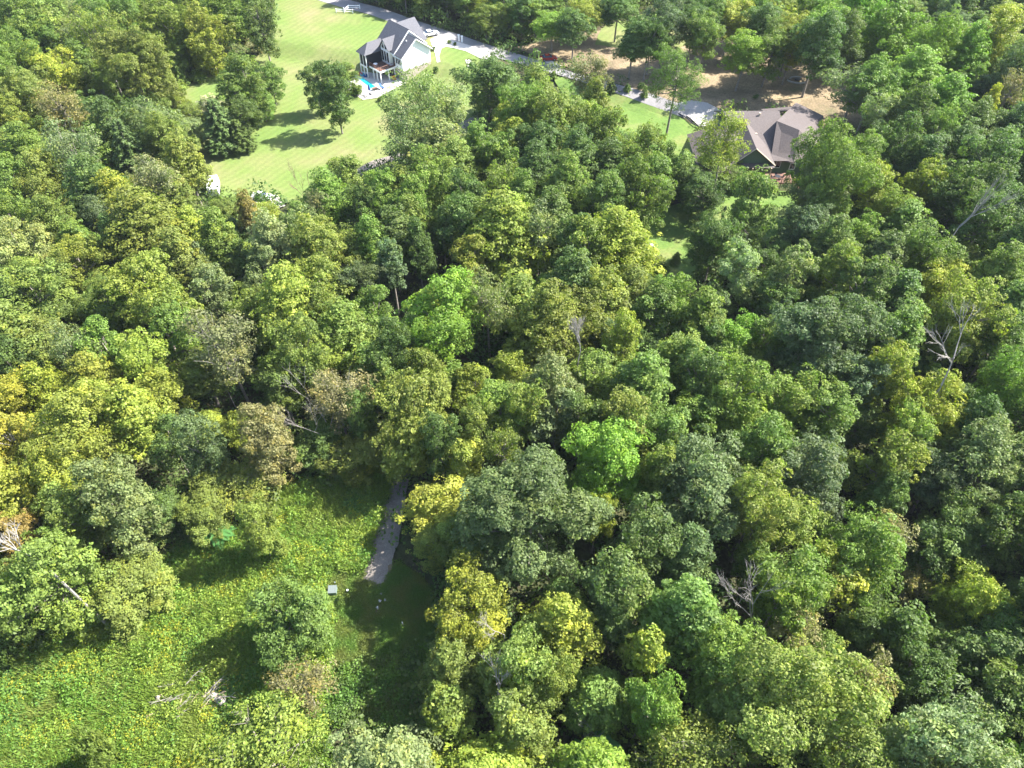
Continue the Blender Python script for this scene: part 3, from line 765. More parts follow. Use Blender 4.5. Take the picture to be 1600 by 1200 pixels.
 (738,880,128,B,'Y','tall yellowish tree lining the mown track'), (716,980,84,B,'O'), (692,1066,70,B,'G'), (776,1000,70,B,'O'), (820,976,84,B,'G'), (762,1140,140,B,'Y'), (890,918,118,C,'Y','upright pale yellow-green tree before the largest blue-green one'), (810,1066,92,B,'O'), (866,1020,60,B,'O'), (1000,968,68,C,'Y','small golden tree over a brown clearing'), (1012,1050,88,B,'L','little lime tree just below the small golden tree'), (1070,884,112,B,'G'), (1142,960,112,B,'G'), (1066,1116,150,A,'O','large airy olive crown at the bottom, beside the brown clearing'), (930,1150,110,B,'L'), (1150,1050,100,B,'G'), (880,900,50,B,'D'), (960,930,60,B,'D'),
 (1306,862,112,B,'Y','yellow-lit tree towering over the huge olive crown'), (1236,940,90,A,'T','rusty-edged tree between the yellow-lit tree and huge crown'), (1250,990,236,B,'O','huge olive crown, largest of all, near the bottom'), (1350,1040,66,A,'T'), (1446,1080,196,B,'P','wide pale green crown in the bottom corner by the hollow'), (1440,1066,34,B,'L','tiny bright lime treetop peeking behind the pale corner crown'), (1400,930,100,B,'D'), (1480,960,120,B,'D'), (1550,960,120,B,'D'), (1420,1010,80,B,'D'), (1530,1050,110,B,'D'), (1596,1040,110,B,'D'), (1592,1164,110,B,'L','lime crown cut by the bottom corner of the picture'), (1210,900,80,B,'G'), (1190,1010,70,B,'O'), (1590,930,90,B,'D'), (1330,960,60,B,'D'),
]
# trees whose foot shows: (foot x, foot y, top, width, kind, colour, label)
FEET = [
 (406,188,78,60,'open','G','tall mid green tree topping the grove on the lawn island'),
 (380,198,106,54,'open','G','mid green tree in the heart of the lawn island grove'),
 (432,164,98,42,'open','G','outermost green tree of the island grove, facing the house'),
 (356,236,150,64,'pine','D','dark conifer in front of the island grove'),
 (392,220,150,52,'open','D','dark leafy tree filling the near side of the island grove'),
 (417,190,146,40,'open','G','small green tree on the house side of the island grove'),
 (380,236,184,46,'pine','D','lower dark conifer at the tip of the island grove'),
 (286,136,100,26,'pine','G','small bright conifer on the edge of the long lawn'),
 (226,946,846,112,'open','O','low olive tree alone on the meadow, below the sage tree'),
 (1110,322,166,72,'airy','Y','open yellow-green tree standing right before the brown roof'),
 (1312,214,100,88,'airy','P','pale grey-green tree behind the brown house on leaf litter'),
 (763,187,78,92,'open','D','large dark domed tree between the white house and road'),
 (588,2,-90,46,'open','D','dark tree in the wall beyond the road, opposite the rail fence'),
 (626,8,-80,46,'open','D','dark tree in the wall beyond the road, behind the house ridge'),
 (664,18,-70,46,'open','D','dark tree in the wall beyond the road, level with the house end'),
 (700,28,-50,46,'open','D','dark tree in the wall beyond the road, above the concrete drive'),
 (732,38,-40,46,'open','G','green tree in the wall beyond the road, before the yellow-flecked one'),
 (752,44,-12,40,'open','Y','yellow-flecked tree in the dark wall of trees beyond the road'),
 (786,50,-25,48,'open','D','dark tree ending the wall of trees beyond the road'),
 (815,60,-15,46,'open','D','dark tree between the roadside wall and the litter yard'),
 (640,-14,-120,64,'broad','D',None),
 (690,0,-100,64,'broad','D',None),
 (740,16,-90,64,'broad','G',None),
 (790,28,-70,60,'broad','D',None),
 (830,40,-50,56,'broad','D',None),
 (535,209,92,54,'open','D','lone dark tree on the striped lawn below the pool'),
 (503,178,98,48,'open','D','smaller dark tree behind the lone lawn tree'),
 (545,150,96,40,'open','G','green tree between the lone lawn tree and pool patio'),
 (1041,211,70,78,'feather','G','feathery leaning tree at the turn of the driveway'),
 (862,79,12,58,'broad','L','bright green tree behind the red car'),
 (894,92,8,58,'broad','D','dark tree second along the litter yard from the red car'),
 (907,66,-6,56,'broad','Y','yellow-green tree at the back of the litter yard'),
 (982,124,30,54,'column','D','slender dark tree in the middle of the litter yard'),
 (1005,126,22,60,'broad','D','dark tree with two pale trunks side by side in the litter yard'),
 (1010,117,10,44,'broad','B','blue-green tree just behind the twin pale trunks'),
 (1029,113,-10,60,'broad','B','tall blue-green tree with a mottled trunk in the litter yard'),
 (1052,70,-18,44,'broad','B','blue-green tree on the sunlit grass strip'),
 (1061,69,-6,40,'broad','D','dark tree on the sunlit grass strip'),
 (1090,118,6,58,'broad','G','green tree rising right behind the feathery leaning one'),
 (1262,108,-10,66,'broad','L','light green tree at the ridge end of the litter yard'),
 (1296,124,6,70,'broad','D','dark tree at the far corner of the litter yard'),
 (1072,104,0,54,'broad','D','dark tree over the litter yard middle, beyond the feathery one'),
 (1149,142,36,66,'broad','L','light green tree over the sunny part of the litter yard'),
 (1190,136,26,66,'broad','G','green tree with forked trunk beyond the brown house'),
 (1180,96,-4,64,'broad','D','dark tree at the back of the litter yard'),
 (1217,121,16,66,'broad','Y','yellow-green tree beside the curved white kerb'),
 (1222,132,34,50,'broad','Y','yellow-green tree with dark bent trunk by the white kerb'),
 (1253,152,4,84,'broad','D','tall tree with pale leaning trunk behind the brown roof'),
 (1100,92,-16,56,'broad','D','dark green tree beyond the feathery tree'),
 (1130,88,-14,66,'broad','YY','yellow-leaved tree beyond the litter yard'),
 (1160,70,-24,56,'broad','G','mid green tree beyond the litter yard'),
 (960,66,-14,62,'broad','D','dark tree shading the parked dark car'),
 (836,60,-4,52,'broad','G','green tree at the litter yard corner by the road'),
 (1003,362,236,76,'open','G','tall tree with dark trunk at the back lawn corner'),
 (1094,352,270,60,'open','D','shaded dark tree on the back lawn'),
 (594,158,150,9,'shrub','D','tiny round shrub on the lawn below the pool'),
 (1092,240,222,18,'shrub','D','small dark shrub at the corner of the brown house'),
 (1001,141,128,12,'shrub','D','low shrub between driveway and litter yard trunks'),
 (980,142,130,14,'pine','G','small conifer on the verge of the driveway'),
 (953,143,122,20,'pine','G','dark young conifer at the bend of the driveway'),
 (1006,152,132,14,'pine','G','young conifer at the driveway lawn'),
 (864,122,110,12,'pine','L','bright young conifer beside the mailbox'),
 (1055,412,392,18,'pine','G','young conifer in the middle of the back lawn'),
 (1098,428,404,18,'pine','D','darker young conifer at the lower end of the back lawn'),
 (1036,425,410,20,'shrub','G','fresh green shrub at the lower edge of the back lawn'),
 (702,68,62,7,'shrub','D','dark shrub at the rounded drive edge'),
 (711,71,65,6,'shrub','D','dark shrub beside the drive by the white bench'),
 (677,79,72,9,'shrub','D','round dark shrub at the back corner of the white house'),
 (681,111,103,9,'shrub','D','shrub at the foot of the big white gable'),
 (674,116,110,8,'shrub','D','low shrub before the big white gable'),
 (184,1196,1150,50,'shrub','G','single green bush in the yellow meadow'),
 (1180,155,146,9,'shrub','D','small round bush on the leaf-covered yard'),
 (20,1030,985,60,'shrub','D','dark low bush at the meadow edge'),
]

# ---------------------------------------------------------------- planting
MAXTREES = 300
HEIGHT = {'golden-leaved tree right beside the gravel drive': 9.5, 'low olive tree alone on the meadow, below the sage tree': 7.5,
          'round leafy green tree standing alone between meadow and mown track': 12.0, 'olive skirted tree behind the golden one, away from the drive': 9.0,
          'olive bushy tree in front of the golden one beside the drive': 7.5, 'yellow-green tree at the head of the gravel drive': 13.0,
          'tall yellowish tree lining the mown track': 14.0, 'small ragged tree below the lone round meadow tree': 10.0, 'wide thin-crowned olive tree at the bottom of the meadow': 13.0}
_small = sorted([c for c in CROWNS if len(c) < 6 and c[3] not in (S, PI_, F_)], key=lambda c: c[2])
_ntree = sum(1 for c in CROWNS if c[3] not in (S, PI_, F_)) + sum(1 for c in FEET if c[4] not in ('shrub', 'pine', 'feather'))
_demote = set(id(c) for c in _small[:max(0, _ntree - MAXTREES)])
_rk = random.Random(5)
FOREST = []     # (x, y, R, H, kind, colour) of the trees that stay one mass
for c in CROWNS:
    kind, wd = c[3], c[2]
    if len(c) < 6 and kind in ('broad', 'airy'):
        wd *= 1.22
        if kind == 'broad' and _rk.random() < 0.45: kind = 'column'
    hh = HEIGHT.get(c[5]) if len(c) > 5 else None
    if hh is None and 670 < c[0] < 800 and c[1] > 860: hh = 11.5
    x, y, R, H = crown_at(c[0], c[1], wd, kind, hh)
    if len(c) < 6 and kind in ('broad', 'airy', 'column', 'dense'):
        # a tree behind open ground is only as tall as lets its foot stay off it
        while H > 8.0 and bool(is_open(np.array([x, x, x-R*.6, x+R*.6]), np.array([y, y-R*.6-1.0, y, y])).any()):
            H -= 1.0; hh = H
            x, y, R, H = crown_at(c[0], c[1], c[2], kind, hh)
        wd = wd if hh is None else c[2]
    if kind in ('broad', 'dense', 'column') and bool(is_open(np.array([x, x, x-R*0.8, x+R*0.8]), np.array([y-R-1.5, y-R-5, y-R, y-R])).any()):
        kind = 'open'
        x, y, R, H = crown_at(c[0], c[1], wd, kind, hh)
    if id(c) in _demote:
        FOREST.append((x, y, R, H, kind, c[4])); continue
    plant(x, y, R, H, kind, c[4], c[5] if len(c) > 5 else None)
for c in FEET:
    p, t = pix(c[0], c[1])
    f = p.y*math.cos(PITCH) - (p.z - CAM_H)*math.sin(PITCH)
    R = c[3]/2/FPX*f
    # height from the top pixel
    lo, hi = 0.3, 40
    for _ in range(30):
        h = (lo + hi)/2
        if to_px((p.x, p.y, p.z + h))[1] > c[2]: lo = h
        else: hi = h
    plant(p.x, p.y, R, HEIGHT.get(c[6], max(0.5, h*0.97)), c[4], c[5], c[6])

# smaller trees filling the wood between, as one mass; and the wood beyond the picture
def near_any(x, y, pts, k):
    return any((x-a)**2 + (y-b)**2 < (k*(c+3.0))**2 for a, b, c in pts)
occ = np.array([(t['x'], t['y'], t['R']) for t in TREES] + [(f[0], f[1], f[2]) for f in FOREST])
_r = np.random.default_rng(11)
cx_, cy_ = _r.uniform(-260, 280, 9000), _r.uniform(-25, 330, 9000)
open_ = is_open(cx_, cy_)
for dx, dy in ((2.6, 0), (-2.6, 0), (0, 2.6), (0, -2.6)): open_ |= is_open(cx_ + dx, cy_ + dy)
for x, y in zip(cx_[~open_], cy_[~open_]):
    px, py = to_px((x, y, 10))
    seen = -60 < px < 1660 and -60 < py < 1260
    if py > 1700 or px < -900 or px > 2500: continue
    R = _r.uniform(2.4, 4.4) if seen else _r.uniform(3.2, 6.0)
    k = 0.56 if seen else 0.62
    if ((x-occ[:, 0])**2 + (y-occ[:, 1])**2 < (k*(occ[:, 2]+R))**2).any(): continue
    H = _r.uniform(7.0, 12.0) if seen else 12 + 1.2*R
    if (y - 232)*0.8 + (x - 175)*0.6 > -4 and seen: continue
    if seen:
        # not where it would stand before open ground
        bad = False
        for qx, qz in ((0, H), (-R*.8, H-R), (R*.8, H-R), (0, H*0.5), (-R*.6, H*.8), (R*.6, H*.8)):
            g_ = pix(*to_px((x+qx, y, qz)))[0]
            if bool(is_open(np.array([g_.x]), np.array([g_.y]))[0]): bad = True; break
        if bad: continue
    if not seen and px > 1600 and y < 110: H *= 1.35  # unseen trees out of frame, made taller to cast shade into the hollow
    FOREST.append((x, y, R, H, 'open' if seen and _r.random() < 0.45 else 'broad' if _r.random() < 0.5 else 'column', str(_r.choice(['D', 'G', 'G', 'O', 'D', 'B'] if px > 800 else ['G', 'O', 'O', 'Y', 'D']))))
    occ = np.vstack([occ, (x, y, R)])
for _ in range(2600):   # far side of the valley
    x, y = _r.uniform(60, 640), _r.uniform(333, 900)
    FOREST.append((x, y, _r.uniform(4.5, 7), _r.uniform(15, 20), 'broad', 'B' if _r.random() < 0.6 else 'D'))

def hidden_collection(name, meshes):
    c = bpy.data.collections.new(name)
    for i, m in enumerate(meshes):
        o = bpy.data.objects.new('%s_%02d' % (name, i), m); c.objects.link(o)
    return c

def scatter(name, pts, layers, scale, rotz, idx, colors=None, tilt=0.0, label=None):
    """one object of kind stuff: copies of the layers' meshes on points"""
    n = len(pts)
    m = bpy.data.meshes.new(name); m.from_pydata([tuple(p) for p in pts], [], [])
    def attr(nm, typ, field, data):
        a = m.attributes.new(nm, typ, 'POINT'); a.data.foreach_set(field, np.asarray(data, np.int32 if typ == 'INT' else np.float32).ravel())
    attr('scl', 'FLOAT_VECTOR', 'vector', scale)
    t_ = np.random.default_rng(5)
    attr('rot', 'FLOAT_VECTOR', 'vector', np.stack([t_.normal(0, tilt, n), t_.normal(0, tilt, n), rotz], -1))
    attr('idx', 'INT', 'value', idx)
    if colors is not None:
        attr('tree_color', 'FLOAT_COLOR', 'color', np.concatenate([colors, np.ones((n, 1))], 1))
    o = obj(name, m, None)
    ng = bpy.data.node_groups.new(name, 'GeometryNodeTree')
    ng.interface.new_socket('Geometry', in_out='INPUT', socket_type='NodeSocketGeometry')
    ng.interface.new_socket('Geometry', in_out='OUTPUT', socket_type='NodeSocketGeometry')
    N, L = ng.nodes, ng.links
    gi = N.new('NodeGroupInput'); go = N.new('NodeGroupOutput'); jn = N.new('GeometryNodeJoinGeometry')
    def named(nm, typ):
        a = N.new('GeometryNodeInputNamedAttribute'); a.data_type = typ; a.inputs['Name'].default_value = nm
        return a.outputs['Attribute']
    sc, ro, ix = named('scl', 'FLOAT_VECTOR'), named('rot', 'FLOAT_VECTOR'), named('idx', 'INT')
    e2r = N.new('FunctionNodeEulerToRotation'); L.new(ro, e2r.inputs[0])
    for c in layers:
        ci = N.new('GeometryNodeCollectionInfo'); ci.inputs['Collection'].default_value = c
        ci.inputs['Separate Children'].default_value = True; ci.inputs['Reset Children'].default_value = True
        ip = N.new('GeometryNodeInstanceOnPoints'); ip.inputs['Pick Instance'].default_value = True
        L.new(gi.outputs[0], ip.inputs['Points']); L.new(ci.outputs[0], ip.inputs['Instance'])
        L.new(ix, ip.inputs['Instance Index']); L.new(e2r.outputs[0], ip.inputs['Rotation']); L.new(sc, ip.inputs['Scale'])
        L.new(ip.outputs[0], jn.inputs[0])
    L.new(jn.outputs[0], go.inputs[0])
    md = o.modifiers.new('scatter', 'NODES'); md.node_group = ng
    return tag(o, label=label, kind='stuff')

FP = PRO['broad'] + PRO['column'] + PRO['airy'] + PRO['dense'] + PRO['open']
CR = hidden_collection('forest_crowns', [p.crown for p in FP]); TR = hidden_collection('forest_trunks', [p.trunk for p in FP])
fp, fs, fi, fc = [], [], [], []
for x, y, R, H, kind, col in FOREST:
    p = pick(kind, R, _r)
    z = float(terrain(x, y)) + (150*float(sstep((y-520)/500)))
    fp.append((x, y, z - 0.1)); fs.append((R/p.R, R/p.R, H/p.H)); fi.append(FP.index(p))
    fc.append(np.array(LEAFCOL[col])*_r.uniform(0.85, 1.15))
scatter('forest', fp, [CR, TR], np.array(fs), _r.uniform(0, 6.28, len(fp)), fi, np.array(fc), label='smaller trees that fill the wood between and beyond the large crowns')

# ---------------------------------------------------------------- low growth
def small_clump(name, seed, n, R, h, leaf, mat, slim=0.5, up=0.6):
    r = np.random.default_rng(seed)
    a = r.uniform(0, 6.28, n); q = R*np.sqrt(r.random(n)); z = h*r.uniform(0.15, 1, n)**0.8*(1 - 0.45*(q/R)**2)
    pos = np.stack([np.cos(a)*q, np.sin(a)*q, z], -1)
    nr = norm(np.array([0, 0, up]) + np.stack([np.cos(a), np.sin(a), a*0], -1)*0.4 + r.normal(0, 0.5, (n, 3)))
    t = np.stack([np.clip(r.normal(0.5, 0.2, n), 0, 1), np.clip(r.normal(0.12, 0.15, n), 0, 1), np.zeros(n)], -1)
    m = leaf_mesh(name, kites(pos, nr, leaf*r.uniform(0.6, 1.3, n), r, slim), t)
    m.materials.append(mat)
    return m

def blades(name, seed, n, R, h, mat, bend=0.5):
    r = np.random.default_rng(seed)
    a = r.uniform(0, 6.28, n); q = R*np.sqrt(r.random(n)); b = r.uniform(0, 6.28, n)
    base = np.stack([np.cos(a)*q, np.sin(a)*q, np.zeros(n)], -1)
    hh = h*r.uniform(0.5, 1.1, n)[:, None]
    tip = base + np.concatenate([np.stack([np.cos(b), np.sin(b)], -1)*hh*bend*r.uniform(0.3, 1, (n, 1)), hh], 1)
    side = np.stack([-np.sin(b), np.cos(b), np.zeros(n)], -1)*0.022
    mid = base*0.4 + tip*0.6 + np.array([0, 0, 0.1*h])
    v = np.stack([base - side, mid - side*1.4, tip, mid + side*1.4], 1).reshape(-1, 3)
    t = np.stack([np.clip(r.normal(0.5, 0.2, n), 0, 1), np.clip(r.normal(0.15, 0.2, n), 0, 1), np.zeros(n)], -1)
    m = leaf_mesh(name, v, t); m.materials.append(mat)
    return m

M['weed'] = leaf_material('weed_leaves', (0.108, 0.205, 0.030), patch=((0.190, 0.252, 0.040), 0.12))
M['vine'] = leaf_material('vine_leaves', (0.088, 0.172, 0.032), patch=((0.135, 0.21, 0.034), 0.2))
M['goldenrod'] = leaf_material('goldenrod', (0.30, 0.29, 0.03), patch=((0.22, 0.27, 0.035), 0.3))
M['dry_grass'] = leaf_material('pale_grass', (0.165, 0.235, 0.04), patch=((0.205, 0.245, 0.06), 0.25))
M['under'] = leaf_material('undergrowth_leaves', (0.075, 0.132, 0.034), patch=((0.115, 0.145, 0.04), 0.1))
M['track_grass'] = leaf_material('track_grass', (0.125, 0.21, 0.042), patch=((0.18, 0.21, 0.055), 0.3))

_r = np.random.default_rng(21)
def sample_in(poly, n, r):
    xs = [p[0] for p in poly]; ys = [p[1] for p in poly]
    x = r.uniform(min(xs), max(xs), n); y = r.uniform(min(ys), max(ys), n)
    k = inside(poly, x, y)
    return x[k], y[k]
def put(name, x, y, meshes, smin, smax, r, label, tall=(0.8, 1.25)):
    n = len(x)
    s = r.uniform(smin, smax, n)
    sc = np.stack([s, s, s*r.uniform(tall[0], tall[1], n)], -1)
    c = hidden_collection(name + '_clumps', meshes)
    return scatter(name, np.stack([x, y, terrain(x, y) - 0.02], -1), [c], sc, r.uniform(0, 6.28, n), r.integers(0, len(meshes), n), tilt=0.08, label=label)

# the meadow: leafy weeds, vines under the trees, golden flower heads, pale grass
x, y = sample_in(MEADOW, 48000, _r)
k = ~(inside(TRACK, x, y) | inside(DRIVE, x, y))
x, y = x[k], y[k]
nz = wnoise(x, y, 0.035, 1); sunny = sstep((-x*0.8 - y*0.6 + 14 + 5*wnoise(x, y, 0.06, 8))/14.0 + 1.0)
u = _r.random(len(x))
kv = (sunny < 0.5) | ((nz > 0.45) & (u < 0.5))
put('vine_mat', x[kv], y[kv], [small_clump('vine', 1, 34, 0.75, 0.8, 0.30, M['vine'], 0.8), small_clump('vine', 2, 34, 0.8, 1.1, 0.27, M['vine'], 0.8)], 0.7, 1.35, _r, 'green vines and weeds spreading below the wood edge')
kw = ~kv & (u < 0.62)
put('meadow_weeds', x[kw], y[kw], [small_clump('weed', 3, 30, 0.55, 1.0, 0.26, M['weed'], 0.45), small_clump('weed', 4, 30, 0.6, 1.3, 0.24, M['weed'], 0.4), small_clump('weed', 5, 26, 0.7, 0.8, 0.3, M['weed'], 0.6)], 0.6, 1.35, _r, 'yellow-green weeds covering the sunny meadow')
gz = wnoise(x, y, 0.09, 4)
kg = ~kv & (u >= 0.62) & (gz > 0.1)
put('goldenrod', x[kg], y[kg], [small_clump('gold', 6, 18, 0.35, 1.35, 0.20, M['goldenrod'], 0.5, 1.0), small_clump('gold', 7, 12, 0.3, 1.45, 0.2, M['goldenrod'], 0.5, 1.0)], 0.6, 1.2, _r, 'yellow goldenrod flower heads dotted through the meadow')
kd = ~kv & (u >= 0.70) & (gz <= 0.1)
put('meadow_grass', x[kd], y[kd], [blades('grass', 8, 46, 0.5, 1.2, M['dry_grass']), blades('grass', 9, 40, 0.6, 1.0, M['dry_grass'], 0.9)], 0.7, 1.3, _r, 'pale bending grass between the goldenrod')
x, y = sample_in(MEADOW, 1500, _r)
k = ~(inside(TRACK, x, y) | inside(DRIVE, x, y)) & (wnoise(x, y, 0.06, 9) > 0.05)
x, y = x[k], y[k]
put('tall_weeds', x, y, [small_clump('tall_weed', 31, 90, 0.95, 1.7, 0.27, M['weed'], 0.55), small_clump('tall_weed', 32, 100, 1.1, 1.3, 0.25, M['vine'], 0.7), small_clump('tall_weed', 33, 60, 0.7, 2.1, 0.24, M['vine'], 0.45)], 0.6, 1.35, _r, 'taller dark clumps of weeds standing in the meadow')
# short grass of the mown track and the verge of the drive
x, y = sample_in(TRACK, 15000, _r)
k = ~(inside(DRIVE, x, y) | inside(DIRT, x, y) | inside(DIRT2, x, y)); x, y = x[k], y[k]
put('track_grass', x, y, [blades('short', 10, 40, 0.4, 0.22, M['track_grass'], 0.9), small_clump('short', 11, 24, 0.4, 0.2, 0.16, M['track_grass'])], 0.7, 1.5, _r, 'short mown grass on the track')
# undergrowth on the forest floor
x, y = _r.uniform(-230, 240, 26000), _r.uniform(0, 300, 26000)
k = ~is_open(x, y); x, y = x[k], y[k]
put('undergrowth', x, y, [small_clump('under', 12, 90, 1.5, 2.2, 0.34, M['under'], 0.7), small_clump('under', 13, 110, 1.3, 3.2, 0.32, M['under'], 0.7), small_clump('under', 14, 70, 1.6, 1.2, 0.34, M['under'], 0.7)], 0.6, 2.0, _r, 'shaded saplings and brush on the forest floor')
# brush along the bottom of the track and the meadow's far edge
x, y = sample_in(P((520,1040),(690,1010),(700,1130),(600,1150),(500,1120)), 500, _r)
put('brush', x, y, [small_clump('brush', 15, 70, 0.9, 1.3, 0.28, M['vine'], 0.7), small_clump('brush', 16, 60, 1.0, 1.0, 0.28, M['under'], 0.7)], 0.5, 1.1, _r, 'rank brush closing the end of the mown track')
x, y = sample_in(P((560,285),(620,266),(700,250),(760,200),(780,190),(760,250),(680,285),(560,330)), 260, _r)
put('lane_brush', x, y, [small_clump('brush', 17, 70, 1.1, 1.8, 0.3, M['under'], 0.7)], 0.5, 1.1, _r, 'brush beside the gravel lane')

# ---------------------------------------------------------------- dead trees
def dead(px, py, H, label, lean, seed, spread=0.7, trunk=0.45, mat='dead_wood', n=3, depth=4, br=1.0, cat='dead tree', z=None):
    p = pix(px, py)[0] if z is None else pix(px, py, z=z)[0]
    g = float(terrain(p.x, p.y))
    r = empty('dead_tree', (p.x, p.y, g))
    r['label'] = label; r['category'] = cat
    o = obj('trunk', dead_mesh('dead_tree', H, seed, lean, spread, trunk, mat, n, depth, br), None, r)
    return r
DEAD_SPOTS = [
 (868,612, 12.5, 'pinkish twiggy dead top beside the small grey snag', (0.0, 0.05), 9, 0.6, 0.7, 'brown_wood', 3, 4, 0.35),
 (712,1190, 5.5, 'bent grey dead limbs low at the bottom beside the track', (-0.25, 0.0), 19, 0.9, 0.4, 'dead_wood', 3, 4),
 (920,1165, 8, 'spindly bare sapling in the brown clearing', (0.0, 0.05), 27, 0.5, 0.5, 'dead_wood', 3, 3),
 (480,330, 9, 'pale bare thicket stem beside the parked hatchback', (0.0, 0.0), 29, 0.5, 0.5, 'brown_wood', 4, 3),
 (152,180, 12, 'reddish grey bare tree in the far woods', (-0.1, 0.1), 31, 0.6, 0.5, 'brown_wood', 4, 4),
 (1335,1030, 7, 'small bare twigs jutting into the dark hollow', (0.3, 0.0), 33, 0.6, 0.5, 'brown_wood', 3, 3),
 (1003,372, 14, 'bare silver treetop above the trees in front of the brown house', (-0.05, 0.0), 35, 0.3, 0.8, 'dead_wood', 3, 2, 0.3),
 (530,715, 13, 'grey crooked limbs within the ragged tan-leaved tree', (-0.05, 0.1), 37, 0.7, 0.5, 'dead_wood', 3, 4),
 (370,640, 14, 'pale bare limbs inside the large see-through tan tree', (0.0, 0.1), 39, 0.5, 0.6, 'dead_wood', 3, 3),
]
for d in DEAD_SPOTS: dead(*d)
def snag(b, t, label, seed, spread, rad, br, mat='dead_wood', n=3, depth=4):
    """dead tree: a stem up to b, leaning on to t, each (pixel x, pixel y, height), with branches at its head"""
    B_, T_ = pix(b[0], b[1], z=b[2])[0], pix(t[0], t[1], z=t[2])[0]
    r = random.Random(seed)
    d = T_ - B_
    x, y = B_.x - d.x*0.25, B_.y - d.y*0.25
    g = float(terrain(x, y))
    O_ = Vector((x, y, g)); mb = MB()
    mb.tube([Vector((0, 0, -.3)), (B_ - O_)*0.5 + Vector((r.uniform(-.2, .2), 0, 0)), B_ - O_], [rad*1.5, rad*1.2, rad], 6)
    branch_rec(mb, B_ - O_, d.normalized(), d.length, rad, depth, r, spread, n, br)
    m = mb.mesh('dead_tree'); m.materials.append(M[mat])
    e = empty('dead_tree', O_); e['label'] = label; e['category'] = 'dead tree'
    obj('trunk', m, None, e)
snag((1452,420,7), (1500,352,14.5), 'grey leafless snag leaning over the shady gap near the ridge', 3, 0.45, 0.13, 0.75, n=3, depth=4)
snag((1470,604,14), (1490,560,19), 'white leafless snag rising over the flat yellow-green crown', 5, 0.6, 0.13, 0.9, n=3, depth=4)
snag((904,560,14.5), (906,538,17.5), 'small grey snag fanning up beside the gold-tipped tree', 8, 0.45, 0.08, 0.9, n=4, depth=4)
snag((80,893,14), (36,862,16.5), 'white dead tree with forking boughs over the big leafy green tree', 12, 0.85, 0.13, 0.75, 'pale_bark', n=3, depth=4)
snag((786,1160,1.5), (777,1092,9.5), 'thin grey snag beside the mown track trees', 17, 0.5, 0.09, 0.5, n=3, depth=4)
snag((788,992,11), (770,985,12.5), 'bare pale twigs in the side of the tall yellowish track tree', 21, 0.9, 0.05, 0.9, n=3, depth=4)
snag((1180,1000,6), (1172,962,12), 'grey dead tree in a dark gap beside the yellow-lit tree', 24, 0.7, 0.09, 0.7, n=3, depth=4)
# ---------------------------------------------------------------- materials of built things
M['white'] = plain('white_siding', (0.78, 0.78, 0.76), 0.6, 0.3, var=0.04, scale=2)
M['trim'] = plain('white_trim', (0.80, 0.80, 0.78), 0.5, 0.4, var=0.03)
M['slate'] = plain('grey_shingles', (0.085, 0.083, 0.092), 0.75, 0.35, var=0.22, scale=4, bump=0.4)
M['brownroof'] = plain('brown_shingles', (0.092, 0.074, 0.067), 0.8, 0.3, var=0.2, scale=4, bump=0.4)
M['green'] = plain('green_siding', (0.115, 0.155, 0.105), 0.7, 0.3, var=0.08)
M['stone'] = plain('beige_stone', (0.36, 0.31, 0.25), 0.85, 0.2, var=0.25, scale=3, bump=0.5)
M['glass'] = plain('dark_glass', (0.015, 0.018, 0.022), 0.08, 0.6, var=0.05)
M['screen'] = plain('dark_screen', (0.02, 0.022, 0.025), 0.7, 0.2, var=0.1)
M['deck'] = plain('deck_boards', (0.16, 0.09, 0.065), 0.8, 0.2, var=0.2, scale=3)
M['rail'] = plain('brown_rail', (0.19, 0.10, 0.07), 0.7, 0.3, var=0.1)
M['grey'] = plain('grey_metal', (0.30, 0.31, 0.31), 0.5, 0.4, var=0.05)
M['dark'] = plain('dark_metal', (0.025, 0.025, 0.028), 0.4, 0.5, var=0.05)
M['water'] = plain('pool_water', (0.01, 0.46, 0.50), 0.06, 0.5, var=0.12, scale=0.7)
M['blue'] = plain('blue_fabric', (0.04, 0.10, 0.28), 0.8, 0.2)
M['red'] = plain('red_plastic', (0.50, 0.04, 0.03), 0.5, 0.4)
M['teal'] = plain('teal_plastic', (0.05, 0.35, 0.42), 0.5, 0.4)
M['yellow'] = plain('yellow_fabric', (0.60, 0.34, 0.06), 0.8, 0.2)
M['carred'] = plain('red_paint', (0.36, 0.025, 0.018), 0.25, 0.6, var=0.03)
M['carwhite'] = plain('white_paint', (0.78, 0.78, 0.78), 0.25, 0.6, var=0.02)
M['carblack'] = plain('black_paint', (0.02, 0.02, 0.023), 0.2, 0.6, var=0.03)
M['tyre'] = plain('tyre', (0.02, 0.02, 0.02), 0.9, 0.2)
M['carglass'] = plain('car_glass', (0.05, 0.065, 0.09), 0.06, 0.7, var=0.05)
M['boxgreen'] = plain('utility_green', (0.17, 0.24, 0.20), 0.55, 0.4, var=0.05)
M['boxlid'] = plain('pale_lid', (0.13, 0.15, 0.14), 0.55, 0.4, var=0.05)
M['straw'] = plain('dry_brush', (0.42, 0.33, 0.22), 0.95, 0.1, var=0.3)
M['cut'] = plain('cut_wood', (0.50, 0.40, 0.29), 0.9, 0.1, var=0.15)

def T(p, ry=0): return p
def window(parent, frame_verts, depth_dir, name='window', mull=0):
    """frame_verts: outline in the wall plane; a frame with a recessed dark pane"""
    q = [Vector(p) for p in frame_verts]
    n = Vector(depth_dir)
    c = sum(q, Vector())/len(q)
    inner = [c + (p - c)*0.84 for p in q]
    mb = MB(); k = len(q)
    for i in range(k):
        j = (i+1) % k
        mb.prism([q[i], q[j], inner[j], inner[i]], n*0.07)
    w = mb.build(name, M['trim'], parent)
    MB().prism([p + n*0.02 for p in inner], n*0.02).build('pane', M['glass'], w)
    return w

